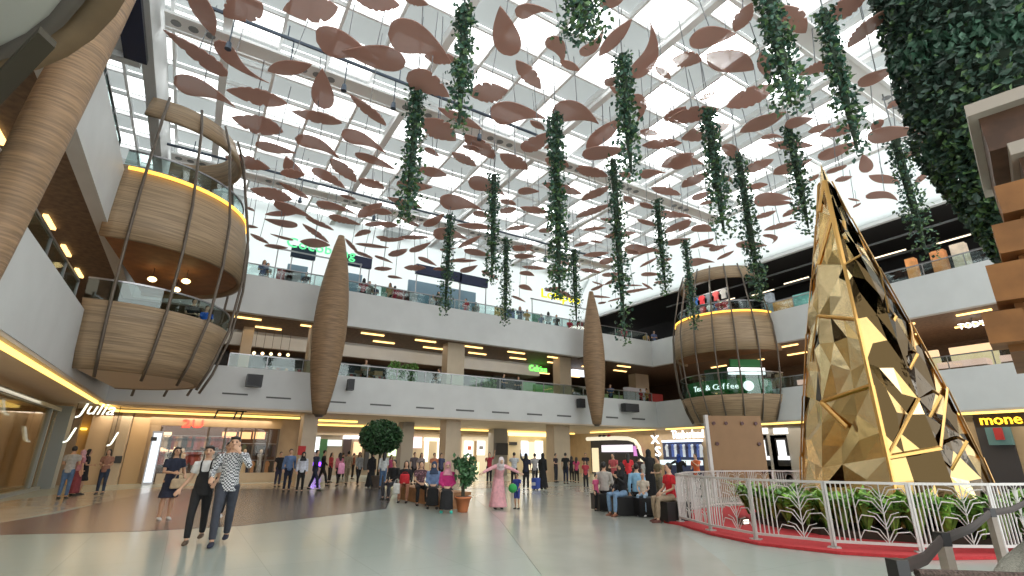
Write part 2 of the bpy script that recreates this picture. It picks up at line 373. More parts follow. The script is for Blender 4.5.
# ================================================================= LEAF PANELS
leafm=transmat('perforated terracotta leaf',(.44,.27,.225),.25,(.50,.27,.2),.15)
rodm=mat('grey hanging rod',(.16,.17,.18),.5)
LV='''190,-18,214,37,.42,C|228,74,163,32,.24,A|218,42,247,82,.42,B-|262,4,224,16,.75,C|338,8,283,10,.5,C|267,73,312,63,.34,C
174,82,232,94,.34,B|316,42,378,47,.46,B|388,34,454,44,.46,B|406,60,342,55,.36,A|324,108,320,70,.62,A|352,-2,400,4,.4,C
402,-2,428,4,.4,C|424,56,458,61,.36,C|408,74,450,96,.52,A|386,127,350,94,.28,C|511,56,498,7,.62,A|516,60,541,90,.42,C
516,16,546,1,.4,B|547,38,574,58,.42,B|580,54,611,38,.36,B-|632,77,674,33,.36,B-|672,58,702,62,.6,C|706,52,754,72,.55,C
689,38,737,36,.42,A|735,32,752,3,.6,C|599,56,632,20,.32,C|600,8,626,-6,.5,C|605,86,621,76,.5,A|776,6,806,34,.6,C
824,22,869,-6,.5,C|884,9,848,50,.42,C|833,62,799,76,.4,A|858,86,897,67,.34,A|761,52,768,78,.5,C|287,104,226,90,.28,C
283,134,232,116,.38,C|342,125,292,110,.24,C|295,138,343,151,.28,B|341,136,386,142,.3,B|255,146,296,152,.28,A|225,157,270,169,.34,C
296,178,287,156,.8,A|313,167,346,190,.34,A|331,158,356,183,.5,C|355,153,396,170,.24,A|438,108,482,130,.24,C|422,120,456,140,.6,C
465,133,495,161,.5,C|452,152,476,167,.4,C|470,97,508,89,.5,C|491,115,542,107,.42,B|500,155,528,169,.5,C|418,170,447,175,.5,C
552,111,603,112,.42,B|524,151,551,133,.6,A|586,148,621,120,.38,C|634,95,652,118,.4,B|640,132,658,134,.5,C|582,156,627,149,.3,A
642,145,680,143,.3,C|664,122,686,107,.5,C|661,166,695,155,.5,C|576,169,608,176,.36,C|640,176,662,169,.4,B|545,160,569,166,.5,C
726,105,779,88,.34,C|668,120,719,110,.34,C|740,133,786,112,.34,C|681,137,731,127,.34,C|670,164,704,158,.42,B|725,145,741,161,.6,A
743,171,774,161,.3,C|768,147,813,144,.22,C|785,126,813,118,.5,A|761,138,786,134,.22,B|775,175,811,158,.34,A|808,132,831,125,.3,C
818,158,831,149,.5,C|667,146,682,143,.5,C|820,137,860,125,.32,C|819,158,861,142,.28,A|887,109,913,92,.32,C|868,142,925,121,.28,B
880,119,870,139,.5,B|903,158,932,136,.32,A|867,171,864,156,.8,A|942,156,928,139,.6,A|827,174,846,165,.3,A|917,182,933,166,.36,B
280,173,305,175,.5,C|359,178,384,190,.55,C|292,200,250,189,.3,C|309,198,279,184,.22,C|273,207,314,212,.28,B|265,214,297,214,.2,C
297,228,264,218,.3,A|305,219,334,229,.24,C|302,226,329,241,.24,C|316,205,354,208,.28,B|328,218,361,223,.2,A|358,216,382,205,.5,C
369,229,355,238,.6,A|365,224,391,224,.24,A|355,246,389,246,.2,C|376,237,391,240,.3,C|245,206,254,212,.5,C|247,226,258,228,.4,A
250,235,269,243,.28,C|293,242,270,233,.2,A|264,247,288,247,.3,C|300,241,330,246,.3,C|345,240,358,252,.3,C|422,210,387,196,.28,C
396,187,433,186,.28,A|440,203,480,201,.34,B|468,184,507,186,.34,B|418,228,400,216,.34,A|425,227,445,214,.46,A|380,224,398,226,.3,C
398,239,430,236,.16,C|411,252,430,243,.5,A|433,233,467,234,.3,B|474,212,490,218,.5,A|492,229,457,224,.22,C|458,247,481,237,.28,C
500,213,516,208,.6,C|500,200,516,205,.5,C|518,190,539,193,.65,A|506,230,529,226,.24,C|513,250,533,245,.35,C|520,208,546,213,.24,C
505,163,527,168,.4,C|390,254,408,248,.3,C|380,240,404,240,.2,C|440,251,456,248,.28,A|578,167,607,176,.34,C|542,185,582,193,.3,C
582,201,610,186,.38,C|620,172,630,178,.8,C|529,207,549,214,.34,A|576,217,611,205,.26,C|651,187,681,196,.32,C|624,196,634,205,.6,C
640,203,653,209,.6,C|637,220,658,226,.3,C|539,233,553,228,.5,C|574,246,589,243,.6,C|604,237,636,233,.28,C|655,215,690,215,.2,A
664,233,690,220,.34,C|666,244,691,239,.24,A|624,251,656,249,.28,A|583,229,606,229,.15,C|682,188,708,172,.5,C|692,199,713,192,.34,A
754,202,792,193,.3,B|746,188,768,185,.4,C|763,204,793,203,.26,C|783,218,802,205,.44,C|755,219,776,211,.42,C|764,230,797,222,.24,C
764,234,786,241,.34,B|693,226,714,232,.6,A|714,240,688,248,.3,C|709,250,727,246,.6,A|680,216,694,216,.3,B|679,231,691,221,.5,C
773,174,793,168,.5,C|809,181,819,175,.5,C|736,246,767,244,.24,A|869,177,900,182,.4,C|866,197,904,193,.28,B|835,182,852,176,.4,C
848,198,860,202,.3,C|853,208,861,203,.4,C|833,171,847,166,.4,C|464,251,491,255,.24,A|452,263,477,259,.2,C|461,272,478,266,.42,A
482,272,499,279,.34,A|512,249,534,248,.4,B|514,256,537,257,.22,A|522,266,546,270,.2,C|521,272,534,276,.7,A|520,286,532,290,.6,A
547,273,571,270,.25,C|546,291,560,287,.5,A|583,256,609,253,.18,C|600,263,617,258,.4,A|602,276,626,273,.28,A|604,284,626,277,.24,C
592,290,604,285,.5,A|592,281,603,286,.3,C|580,270,601,272,.2,C|640,268,657,257,.28,C|641,274,661,275,.26,A|642,284,653,289,.3,C
622,285,642,286,.15,C|626,250,640,253,.4,C|592,297,610,297,.2,A|608,303,624,296,.28,C|598,304,606,302,.6,C|512,297,526,301,.24,A
559,292,573,298,.5,A|556,262,581,266,.2,A|654,283,669,282,.25,C|619,292,651,290,.13,C|389,257,408,250,.4,A|419,256,436,267,.34,A
375,256,393,263,.26,A|374,269,392,269,.26,C|404,267,426,269,.22,C|388,276,402,279,.7,A|441,263,466,259,.2,C|354,252,373,258,.3,C
433,270,448,268,.3,C|702,246,716,246,.65,C|689,263,713,259,.28,B|717,259,734,252,.34,C|661,262,672,258,.4,C|648,249,662,252,.3,C
560,237,576,229,.3,C|545,218,560,214,.3,C|600,218,618,222,.3,C|484,192,500,188,.3,A|544,148,560,143,.3,C|700,205,716,200,.3,C
720,178,738,180,.3,B|610,88,628,96,.35,C|530,120,545,131,.4,C|560,60,580,72,.35,C|700,100,716,92,.4,C|655,68,671,78,.4,C
480,150,462,146,.3,C|395,205,408,212,.3,C|425,148,440,157,.35,A|372,210,392,214,.3,C|340,196,356,199,.3,C|590,240,603,244,.25,C'''
def outline(T,wr,seed):
    rnd=random.Random(seed);n=22;up=[];lo=[]
    jag=(T=='C' and rnd.random()<.6) or rnd.random()<.15
    cur=0
    if T[0]=='B': cur=(.95 if T=='B' else -.95)
    elif T=='A': cur=rnd.choice((-.05,.07,.04))
    for k in range(n+1):
        t=k/n
        if T=='C': w=math.sin(PI*t)**.8*(1.1-.25*t)
        elif T=='A': w=(math.sin(PI*min(1,t**.62)))**.85
        else: w=(math.sin(PI*min(1,t**.55)))**.9*(1-.15*t)
        w=max(w,0.015)*wr*.5*(.92 if T!='B' else 1.)
        c=cur*(max(0,t-.35)**2)*1.1
        a=b=1.
        if jag and 2<k<n-3 and (k%3==0) : a=.78+.15*rnd.random()
        if jag and k in (9,14) : b=.72
        up.append((t-.5,c+w*a));lo.append((t-.5,c-w*b))
    return up,lo
def leaf_mesh(T,wr,seed,L,th=.03):
    up,lo=outline(T,wr,seed);mb=MB();n=len(up)
    for k in range(n):
        for z in (0,th):
            mb.v.append((up[k][0]*L,up[k][1]*L,z));mb.v.append((lo[k][0]*L,lo[k][1]*L,z))
    for k in range(n-1):
        a=k*4;b=a+4
        mb.f+=[(a,b,b+1,a+1),(a+2,a+3,b+3,b+2),(a,a+2,b+2,b),(a+1,b+1,b+3,a+3)]
    mb.f+=[(0,1,3,2),((n-1)*4,(n-1)*4+2,(n-1)*4+3,(n-1)*4+1)]
    return mb
kindn={'A':'brown teardrop','B':'curled brown','C':'oval brown'}
def where(x,y):
    r=('at the top','in the upper rows','in the middle rows','in the lowest rows')[0 if y<60 else 1 if y<130 else 2 if y<210 else 3]
    refs=((255,'beside left pod'),(330,'left of first vine'),(412,'by leftmost long vine'),(500,'between left vines'),(575,'around central long vine'),(640,'between central vines'),(705,'near bright sun spot'),(765,'among right thick vines'),(830,'above golden tree'),(2000,'before right white soffit'))
    for a,b in refs:
        if x<a: return r,b
seen={}
lv=[]
for row in LV.split('\n'):
    for it in row.split('|'):
        p=it.split(',');lv.append((float(p[0]),float(p[1]),float(p[2]),float(p[3]),float(p[4]),p[5]))
lr=random.Random(3)
leaf_xy=[]
for i,(x0,y0,x1,y1,wr,T) in enumerate(lv):
    cx,cy=(x0+x1)/2,(y0+y1)/2;cand=[]
    for tr_ in range(14):
        h=lr.uniform(12.0,13.4)
        while h>9.9:
            c=H(cx,cy,h)
            if c[1]<27.2 and c[0]<27.6: break
            h-=.1
        h-=lr.uniform(0,.25) if h<11.9 else 0
        c=H(cx,cy,h);bad=sum(max(0,2.2-math.hypot(c[0]-q[0],c[1]-q[1]))*max(0,.45-abs(h-q[2])) for q in leaf_xy)
        cand.append((bad,tr_,h))
        if bad==0: break
    h=min(cand)[2]
    a=Vector(H(x0,y0,h));b=Vector(H(x1,y1,h));L=(b-a).length
    # strongly foreshortened ones hang tilted rather than being very long
    if L>3.4:
        k=3.4/L
        dh=0
        L=3.4
    m=(a+b)/2;ang=math.atan2((b-a).y,(b-a).x)
    # width as seen: undo the foreshortening across the leaf
    el=math.atan2(h-HC,m.length);d=(b-a).normalized();r=m.normalized();along=abs(d.dot(r))
    sa=math.sin(el)
    scr_l=math.sqrt(1-along**2+(along*sa)**2);scr_w=math.sqrt(along**2+((1-along**2))*sa*sa)
    w=min(.75,wr*scr_l/max(scr_w,.3)*1.08)
    if T[0]=='B':
        T='B' if ((-math.sin(ang))*(-r.x)+math.cos(ang)*(-r.y)>0)!=(T=='B') else 'B-'
    zone,ref=where(cx,cy)
    key=(T[0],zone,ref);seen[key]=seen.get(key,0)+1
    size='large' if L>2.2 else 'small' if L<1.3 else 'medium'
    lab='%s %s leaf panel %s, %s'%(size,kindn[T[0]],zone,ref)
    t=leaf_mesh(T,w,i,L).build('leaf_panel',leafm)
    t.location=(m.x,m.y,h);t.rotation_euler=(lr.uniform(-.12,.12),lr.uniform(-.12,.12),ang)
    tag(t,lab,'leaf panel','brown leaf panels hung under the skylight')
    zz=15.0 if m.x<23.8 and m.y<29 else 14.2
    q=MB();q.tube([(0,0,.02),(0,0,zz-h)],.016,4)
    ro=q.build('hanging_rod',rodm,t)
    ro.rotation_euler=(0,0,0)
    leaf_xy.append((m.x,m.y,h))
# ================================================================= HANGING VINES
g1=mat('dark ivy leaf',(.03,.085,.055),.5,var=.5,vscale=9,coord='Object')
g2=mat('fresh ivy leaf',(.07,.14,.045),.5,var=.4,vscale=9)
stemm=mat('vine stem',(.05,.045,.03),.8)
def cards(mb,c,s,rnd,n=None,down=.5):
    """one small pointed leaf folded along its rib"""
    d=Vector((rnd.gauss(0,1),rnd.gauss(0,1),rnd.gauss(-down,.6))).normalized()
    x=d.cross(Vector((rnd.gauss(0,1),rnd.gauss(0,1),rnd.gauss(0,1)))).normalized();nn=d.cross(x)
    c=Vector(c);i=len(mb.v)
    for p in (c-d*s*.5,c+x*s*.36+nn*s*.1,c+d*s*.6,c-x*s*.36+nn*s*.1): mb.v.append(tuple(p))
    mb.f.append((i,i+1,i+2));mb.f.append((i,i+2,i+3))
VN_=[(418,80,410,222,.27,'leftmost long green vine, in front of the leaf panels left of centre',0),
(465,5,458,135,.24,'green vine hanging from the top edge, second from the left',1),
(580,-30,578,40,.42,'bushy vine end cut off by the top edge near the centre',0),
(622,55,632,180,.27,'loose green vine hanging left of the bright sun spot',1),
(765,-20,805,115,.32,'thick vine hanging from the top edge right of the sun spot',0),
(823,10,878,160,.24,'long slanting vine to the left of the big green plant column',1),
(555,115,556,300,.28,'longest vine hanging over the middle of the far balcony',0),
(613,160,630,345,.28,'long vine reaching down in front of the balcony right of centre',1),
(707,110,722,240,.30,'vine hanging just under the bright sun spot',1),
(738,155,757,300,.30,'thick vine hanging in front of the right wooden pod',0),
(788,125,812,235,.30,'vine hanging just left of the golden tree tip',0),
(895,140,935,260,.33,'vine hanging in front of the black void right of the golden tree',1),
(657,200,670,295,.27,'short vine hanging left of the right wooden pod',0),
(685,240,697,330,.24,'low vine hanging at the left side of the right wooden pod',0),
(494,175,494,285,.27,'vine hanging over the dark kiosk signs on the top floor',0),
(506,238,507,325,.28,'short low vine next to the dark kiosk signs',0),
(450,215,450,315,.26,'low vine hanging between the wooden spire and the kiosk signs',0),
(574,250,577,325,.28,'short low vine beside the yellow sign on the top floor',1)]
for i,(x0,y0,x1,y1,R_,lab,loose) in enumerate(VN_):
    h=12.5;c=H(x0,y0,h);z=h
    while PJ(c[0],c[1],z)[1]<y1: z-=.05
    c2=H(x1,y1,z)
    rnd=random.Random(100+i);L=h-z
    t=thing('hanging_vine',lab,'vine',(c[0],c[1],z),0,'green vines hanging from the skylight')
    dist=math.hypot(*c)
    mb=MB();mb2=MB();n=int((1200 if dist<16 else 800)*L/4.5*R_/.27)
    wob=[rnd.uniform(-.12,.12) for _ in range(10)]
    for k in range(n):
        t_=rnd.random()
        prof=1. if t_<.5 else (1.15 if t_<.8 else 1.5-1.6*(t_-.8)*2)
        if t_>.72 and loose and rnd.random()<.5: continue
        if t_>.9 and rnd.random()<.5: continue
        rr=R_*prof*math.sqrt(rnd.random())*(1+.5*(rnd.random()<.12))
        a=rnd.uniform(0,2*PI);w=wob[int(t_*9)]
        cards(mb if rnd.random()<.78-.3*t_ else mb2,(rr*math.cos(a)+w*t_,rr*math.sin(a)+w*t_,L*(1-t_)),rnd.uniform(.09,.17),rnd)
    mb.build('foliage',g1,t);mb2.build('fresh_foliage',g2,t)
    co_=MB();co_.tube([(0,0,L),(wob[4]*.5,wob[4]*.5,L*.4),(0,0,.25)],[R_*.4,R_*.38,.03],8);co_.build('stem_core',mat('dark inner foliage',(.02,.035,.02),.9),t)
    s=MB();s.tube([(0,0,L-.1),(0,0,15.-z)],.022,4);s.build('cable',rodm,t)
# ================================================================= GREEN PLANT COLUMN (upper right)
pc=(14.3,2.15)
def r_at(z): return 1.75 if z>8.4 else max(.5,1.75-(8.4-z)*.27)
t=thing('planted_column','huge column of dark hanging ferns and ivy at the top right corner','plant column',(pc[0],pc[1],4.9))
rnd=random.Random(55);mb=MB();mb2=MB();mb3=MB()
for k in range(26000):
    z=rnd.uniform(4.9,13.8) if k%4 else rnd.uniform(4.9,8)
    a=rnd.uniform(0,2*PI);rr=r_at(z)*rnd.uniform(.86,1.06)
    # only the camera side and flanks carry detail further round the back thinly
    if math.cos(a-math.atan2(-pc[1],-pc[0]))<-.3 and rnd.random()<.6: continue
    p=(rr*math.cos(a),rr*math.sin(a),z-4.9)
    q=rnd.random();band=math.sin(z*2.2+a*1.5)
    if band>.75 and z>8: cards(mb3,p,rnd.uniform(.13,.24),rnd,down=1.6)
    elif q<.12 or (z<8.5 and q<.4): cards(mb2,p,rnd.uniform(.1,.2),rnd)
    else: cards(mb,p,rnd.uniform(.1,.22),rnd)
mb.build('ivy',mat('deep green ivy',(.03,.065,.045),.5,var=.5,vscale=5),t);mb2.build('fresh_ivy',g2,t)
mb3.build('fern',mat('fern frond',(.03,.085,.05),.5,var=.4,vscale=5),t)
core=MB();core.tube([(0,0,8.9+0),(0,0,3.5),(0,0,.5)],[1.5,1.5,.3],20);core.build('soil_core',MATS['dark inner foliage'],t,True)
# ================================================================= WOODEN SPIRES
def spire(label,c,z0,z1,r,lean=(0,0),rmin=.12,curve=0):
    t=thing('wooden_spire',label,'spire',(c[0],c[1],z0),0,'wood clad spindle spires around the atrium')
    mb=MB();n=14;pts=[];rs=[]
    for k in range(n+1):
        q=k/n;pts.append((lean[0]*q,lean[1]*q+curve*math.sin(PI*q),(z1-z0)*q));w=math.sin(PI*(q*.86+.1))**.9
        rs.append((r*w+rmin*.3)*(1 if 1 else 1))
    mb.tube(pts,rs,18);mb.build('cladding',wood,t,True)
    e=MB();e.tube([(0,0,-.12),(0,0,.02)],[rs[0]*.5,rs[0]*.9],12);e.build('tip_cap',dark_metal,t)
    b=MB();b.tube([(0,0,(z1-z0)*.5),(0,1.6 if c[1]>20 else 0,(z1-z0)*.5)] if c[1]>20 else [(0,1.4,(z1-z0)*.5),(-.7,1.4,(z1-z0)*.5)],.07,6)
    b.build('wall_bracket',dark_metal,t)
    return t
spire('brown wooden spire hanging before the far balcony, nearer the left pod',(4.87,24.5),3.2,12.0,.74)
spire('slimmer wooden spire hanging before the far balcony, right of centre',(21.58,24.9),3.4,12.1,.66)
spire('very large wooden spire rising across the upper left corner',(-2.6,8.35),2.2,13.0,.285,(0,3.3),curve=-.5)
m=MB();m.tube([(0,0,(k/14)*7.3-3.) for k in range(15)],[.55*math.sin(PI*(k/14*.86+.1))**.9+.04 for k in range(15)],16);m.build('wooden_core',wood,[o for o in bpy.data.objects if o.name.startswith('planted_column')][0],True)
# ================================================================= WOODEN POD BALCONIES
podwood=mat('pod wood strips',(.29,.20,.118),.5,var=.24,vscale=2.4,vstretch=(.35,.35,11),bump=.3)
podin=mat('pod wooden soffit',(.28,.12,.045),.6,var=.15,vscale=3)
def arc_band(c,a0,a1,prof,n=40,th=.14):
    """prof: list of (z,r); a curved band with thickness"""
    mb=MB();m=len(prof)
    for side in (0,1):
        for i in range(n+1):
            a=a0+(a1-a0)*i/n
            for z,r in prof:
                rr=r-side*th;mb.v.append((rr*math.cos(a),rr*math.sin(a),z))
    S=(n+1)*m
    for i in range(n):
        for k in range(m-1):
            a=i*m+k;mb.f.append((a,a+m,a+m+1,a+1));mb.f.append((S+a,S+a+1,S+a+m+1,S+a+m))
        a=i*m;mb.f.append((a,S+a,S+a+m,a+m));a=i*m+m-1;mb.f.append((a,a+m,S+a+m,S+a))
    for i in (0,n):
        for k in range(m-1):
            a=i*m+k;mb.f.append((a,a+1,S+a+1,S+a))
    return mb
def disc(a0,a1,r,z,th=.1,n=40):
    pts=[(r*math.cos(a0+(a1-a0)*i/n),r*math.sin(a0+(a1-a0)*i/n),z) for i in range(n+1)]
    return MB().poly(pts,th=(0,0,th))
def pod(label,c,a0,a1,s=1.,nm=9,low=5.62):
    t=thing('balcony_pod',label,'balcony',(c[0],c[1],0),0,None)
    arc_band(c,a0,a1,[(3.72 if low>5.3 else 3.45,2.62*s),(4.2,2.86*s),(low-.4,3.08*s),(low,3.20*s)]).build('lower_band',podwood,t,True)
    arc_band(c,a0,a1,[(7.5,3.34*s),(8.3,3.36*s),(9.1,3.26*s),(10.0,3.08*s)]).build('upper_band',podwood,t,True)
    arc_band(c,a0,a1,[(12.2,2.62*s),(12.7,2.46*s),(13.1,2.3*s)]).build('crown_band',podwood,t,True)
    disc(a0,a1,2.55*s,3.74).build('underside',cream,t)
    disc(a0,a1,3.16*s,7.62).build('soffit',podin,t)
    disc(a0,a1,2.9*s,4.75 if low>5.3 else 4.4).build('lower_deck',wood_dk,t)
    disc(a0,a1,3.1*s,9.2).build('upper_deck',wood_dk,t)
    arc_band(c,a0,a1,[(low,3.14*s),(6.2,3.16*s)],th=.02).build('glass_guard',glass,t)
    arc_band(c,a0,a1,[(10.0,3.0*s),(10.55,2.94*s)],th=.02).build('glass_guard',glass,t)
    arc_band(c,a0,a1,[(6.2,3.18*s),(6.25,3.18*s)],th=.05).build('handrail',steel,t)
    arc_band(c,a0,a1,[(10.55,2.96*s),(10.6,2.96*s)],th=.05).build('handrail',steel,t)
    arc_band(c,a0+.06,a1-.06,[(9.82,3.19*s),(9.93,3.17*s)],th=.05).build('light_strip',em('amber edge light',(1.,.55,.08),2.2),t)
    for k in range(nm):
        a=a0+(a1-a0)*(k+.5)/nm;pts=[]
        for z,r in ((3.5,2.68),(4.2,2.98),(5.6,3.34),(7.5,3.47),(9.1,3.4),(10,3.22),(12.2,2.76),(13.2,2.38)):
            pts.append((r*s*math.cos(a),r*s*math.sin(a),z))
        m=MB();m.tube(pts,.045,6);m.build('mullion',dark_metal,t,True)
    return t
P1=pod('large wooden barrel pod balcony bulging from the left wall',(-2.6,21),-PI*.56,PI*.5,1.,8)
P2=pod('wooden barrel pod balcony with a green kiosk in the right corner',(29.0,20.1),PI*.52,PI*1.5,1.03,9,4.95)
# pendant lamps under the soffit of the left pod
for k,(a,b) in enumerate(((-1.3,21.5),(-1.0,20.2),(-2.0,20.6))):
    o=thing('pendant_lamp','','lamp',(a,b,7.2));MB().tube([(0,0,.42),(0,0,.1)],.012,5).build('cord',black,o);MB().ball((0,0,0),(.14,.14,.09)).build('lamp_globe',em('pod lamp',(1.,.7,.3),5.),o)
    tag(o,('round warm lamp under the left pod soffit, innermost','round warm lamp under the left pod soffit, nearest the camera','round warm lamp under the left pod soffit, deeper inside')[k],'lamp','lamps under the left pod')
# near curved canopy ring overhead, top-left
zc=6.0
p1,p2,p3=[Vector(H(x,y,zc)) for x,y in ((0,49),(35,31),(67,0))]
def circ(a,b,c):
    d=2*(a.x*(b.y-c.y)+b.x*(c.y-a.y)+c.x*(a.y-b.y))
    ux=((a.x**2+a.y**2)*(b.y-c.y)+(b.x**2+b.y**2)*(c.y-a.y)+(c.x**2+c.y**2)*(a.y-b.y))/d
    uy=((a.x**2+a.y**2)*(c.x-b.x)+(b.x**2+b.y**2)*(a.x-c.x)+(c.x**2+c.y**2)*(b.x-a.x))/d
    return ux,uy,math.hypot(a.x-ux,a.y-uy)
cx_,cy_,cr_=circ(p1,p2,p3)
print('canopy circle',cx_,cy_,cr_)
t=thing('overhead_canopy','round white overhead canopy with woven wooden rim in the top left corner','canopy',(cx_,cy_,0))
def fulldisc(r,z,th): return MB().poly([(r*math.cos(2*PI*i/64),r*math.sin(2*PI*i/64),z) for i in range(64)],th=(0,0,th))
fulldisc(cr_,zc,.06).build('underside',mat('grey white canopy board',(.60,.60,.55),.6),t)
arc_band(None,0,2*PI,[(zc-.03,cr_+.11),(zc+.25,cr_+.13)],64,.14).build('rim_trim',mat('grey rim',(.17,.15,.13),.6),t,True)
arc_band(None,0,2*PI,[(zc+.02,cr_+.38),(zc+.5,cr_+.42)],64,.28).build('wooden_rim',podwood,t,True)
# dark board in front of it
B1=[(0,70),(38,32),(55,48),(17,86)]
hb=5.2
bb=[(*H(x,y,hb),hb) for x,y in ((-30,102),(38,32),(55,48),(-12,118))]
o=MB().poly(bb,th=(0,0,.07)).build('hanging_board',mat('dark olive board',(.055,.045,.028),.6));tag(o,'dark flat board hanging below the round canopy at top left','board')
bb2=[(*H(x,y,hb-.02),hb-.02) for x,y in ((-12,118),(55,48),(58,50),(-10,121))]
# upper-left panel; peach colour paints the orange-lit ceiling of the upper interior
struct('wall_left.005',MB().box((-5.2,4,4.4),(-5.0,12.5,8.)),mat('peach painted glow',(.55,.30,.17),.6))
struct('trim_24',MB().box((-5.0,4,5.9),(-4.94,12.4,5.98)),white_wall)
# ================================================================= GOLDEN TREE
def goldmat(name,c,r,sc):
    m=mat(name,c,r,metal=1.,bump=.5,vscale=sc);return m
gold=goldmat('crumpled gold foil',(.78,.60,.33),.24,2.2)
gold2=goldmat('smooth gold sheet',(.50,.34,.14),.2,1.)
gold_dark_refl=goldmat('gold painted dark reflection',(.06,.04,.018),.08,1.2)  # dark reflections of the surroundings, painted as a darker gold
trim_g=mat('orange gold edge strip',(.66,.38,.12),.3,metal=.8)
tc_=(14.,6.04)
tree=thing('golden_tree','tall faceted golden pyramid tree standing inside the white fence','tree sculpture',(tc_[0],tc_[1],0))
rnd=random.Random(11)
FA=math.atan2(-tc_[1],-tc_[0])
cor=[FA+math.radians(a) for a in (-92,-48,2,40,92,140,180,-140)]
lev=[(0.,1.92),(1.5,1.70),(3.0,1.43),(4.6,1.08),(6.1,.72),(7.6,.38),(8.8,.12)]
pts=[]
for li,(z,r) in enumerate(lev):
    row=[]
    for ci,a in enumerate(cor):
        flat=.93 if ci in (1,3,5,7) else 1.
        jr=rnd.uniform(-.05,.05) if ci not in (0,2,4) else rnd.uniform(-.015,.015)
        row.append(Vector((r*flat*math.cos(a)*(1+jr),r*flat*math.sin(a)*(1+jr),z+(rnd.uniform(-.3,.3) if 0<li<6 and ci not in (0,2,4) else 0))))
    pts.append(row)
apex=Vector((0,0,9.42))
bufs={0:MB(),1:MB(),2:MB()};edges=[]
nc=len(cor)
for li in range(len(lev)-1):
    for ci in range(nc):
        a,b=pts[li][ci],pts[li][(ci+1)%nc];c,d=pts[li+1][(ci+1)%nc],pts[li+1][ci]
        o=((a+b+c+d)/4);o=o*1;nrm=Vector((o.x,o.y,0)).normalized();o=o+nrm*rnd.uniform(-.03,.10)*(.4+lev[li][1]/2)
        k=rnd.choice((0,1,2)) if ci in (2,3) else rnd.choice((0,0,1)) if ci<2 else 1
        G=3;g=[]
        for gi in range(G+1):
            rw=[]
            for gj in range(G+1):
                p=(a.lerp(b,gj/G)).lerp(d.lerp(c,gj/G),gi/G)
                if 0<gi<G and 0<gj<G: p=p+nrm*rnd.uniform(-.05,.09)*(.3+lev[li][1]/2)+Vector((rnd.uniform(-.05,.05),rnd.uniform(-.05,.05),rnd.uniform(-.12,.12)))
                rw.append(p)
            g.append(rw)
        fk={}
        for gi in range(G):
            for gj in range(G):
                P4=(g[gi][gj],g[gi][gj+1],g[gi+1][gj+1],g[gi+1][gj])
                tr=((0,1,2),(0,2,3)) if rnd.random()<.5 else ((0,1,3),(1,2,3))
                for t3 in tr:
                    x=rnd.random()
                    if ci in (2,3): kk=2 if x<.72 else 1 if x<.96 else 0  # right flank mostly takes the painted dark reflections
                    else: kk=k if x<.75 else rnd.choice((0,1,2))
                    bf=bufs[kk];i=len(bf.v);bf.v+=[tuple(P4[q]) for q in t3];bf.f.append((i,i+1,i+2))
        if rnd.random()<.32: edges.append((rnd.choice((a,b,c,d)),o))
        if rnd.random()<.35: edges.append((a,c))
        edges.append((a,d)) if ci in (0,2,4) else None
        if rnd.random()<.3: edges.append((d,c))
for ci in range(nc):
    i=len(bufs[0].v);bufs[0].v+=[tuple(pts[-1][ci]),tuple(pts[-1][(ci+1)%nc]),tuple(apex)];bufs[0].f.append((i,i+1,i+2))
SH=MB();mi=[]
for q in (0,1,2):
    o_=len(SH.v);SH.v+=bufs[q].v;SH.f+=[tuple(i+o_ for i in f) for f in bufs[q].f];mi+=[q]*len(bufs[q].f)
sh=SH.build('faceted_shell',gold,tree);sh.data.materials.append(gold2);sh.data.materials.append(gold_dark_refl)
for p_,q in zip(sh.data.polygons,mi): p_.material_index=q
b_=bmesh.new();b_.from_mesh(sh.data);bmesh.ops.remove_doubles(b_,verts=b_.verts,dist=.001);bmesh.ops.recalc_face_normals(b_,faces=b_.faces);b_.to_mesh(sh.data);b_.free()
en=0
for a,b in edges:
    m=(a+b)/2;n=Vector((m.x,m.y,0)).normalized()
    if n.dot(Vector((math.cos(FA),math.sin(FA),0)))<-.35: continue
    w=rnd.uniform(.025,.06)
    MB().tube([a+n*.03,b+n*.05],[(w,.02),(w,.02)],4,ax=n.cross(Vector((0,0,1)))).build('edge_strip',trim_g,tree);en+=1
# open triangular struts on the right flank
for k in range(6):
    z=1.+k*1.05;r=1.62-z*.195
    a=Vector((r*math.cos(cor[3]),r*math.sin(cor[3]),z));b=Vector((r*1.25*math.cos(cor[3]+.25),r*1.25*math.sin(cor[3]+.25),z+.8-.1*k))
    c=Vector(((r-.1)*math.cos(cor[4]),(r-.1)*math.sin(cor[4]),z+1.0))
    MB().tube([a,b,c],[(.05,.03)]*3,4).build('outer_strut',trim_g,tree)
# ================================================================= CARPET, PLANTS, FENCE
redm=mat('red carpet',(.45,.03,.035),.9,var=.1,vscale=20)
whitem=mat('white painted metal',(.55,.53,.51),.4)
FP=[(10.05,8.85),(9.40,7.5),(9.12,6.3),(9.45,5.1),(10.2,4.15),(11.3,3.45),(12.7,3.0),(14.3,2.95)]
FB=[(10.05,8.85),(11.9,10.1),(14.0,10.7),(16.2,10.3),(17.9,9.2)]
cp=[(a-(.28 if i<5 else 0),b-.22) for i,(a,b) in enumerate(FP)]+[(17.5,3.4),(18.3,6.0),(18.1,9.4)]+[(a,b+.25) for a,b in FB[::-1][1:-1]]+[(9.85,9.15)]
o=MB().poly([(a,b,.004) for a,b in cp],th=(0,0,.045)).build('red_carpet',redm);tag(o,'red carpet platform under the golden tree inside the white fence','carpet')
soil=MB();soil.poly([(tc_[0]+(3.15+.1*math.sin(i*2))*math.cos(i*PI/16),tc_[1]+(2.85)*math.sin(i*PI/16),.05) for i in range(32)],th=(0,0,.12))
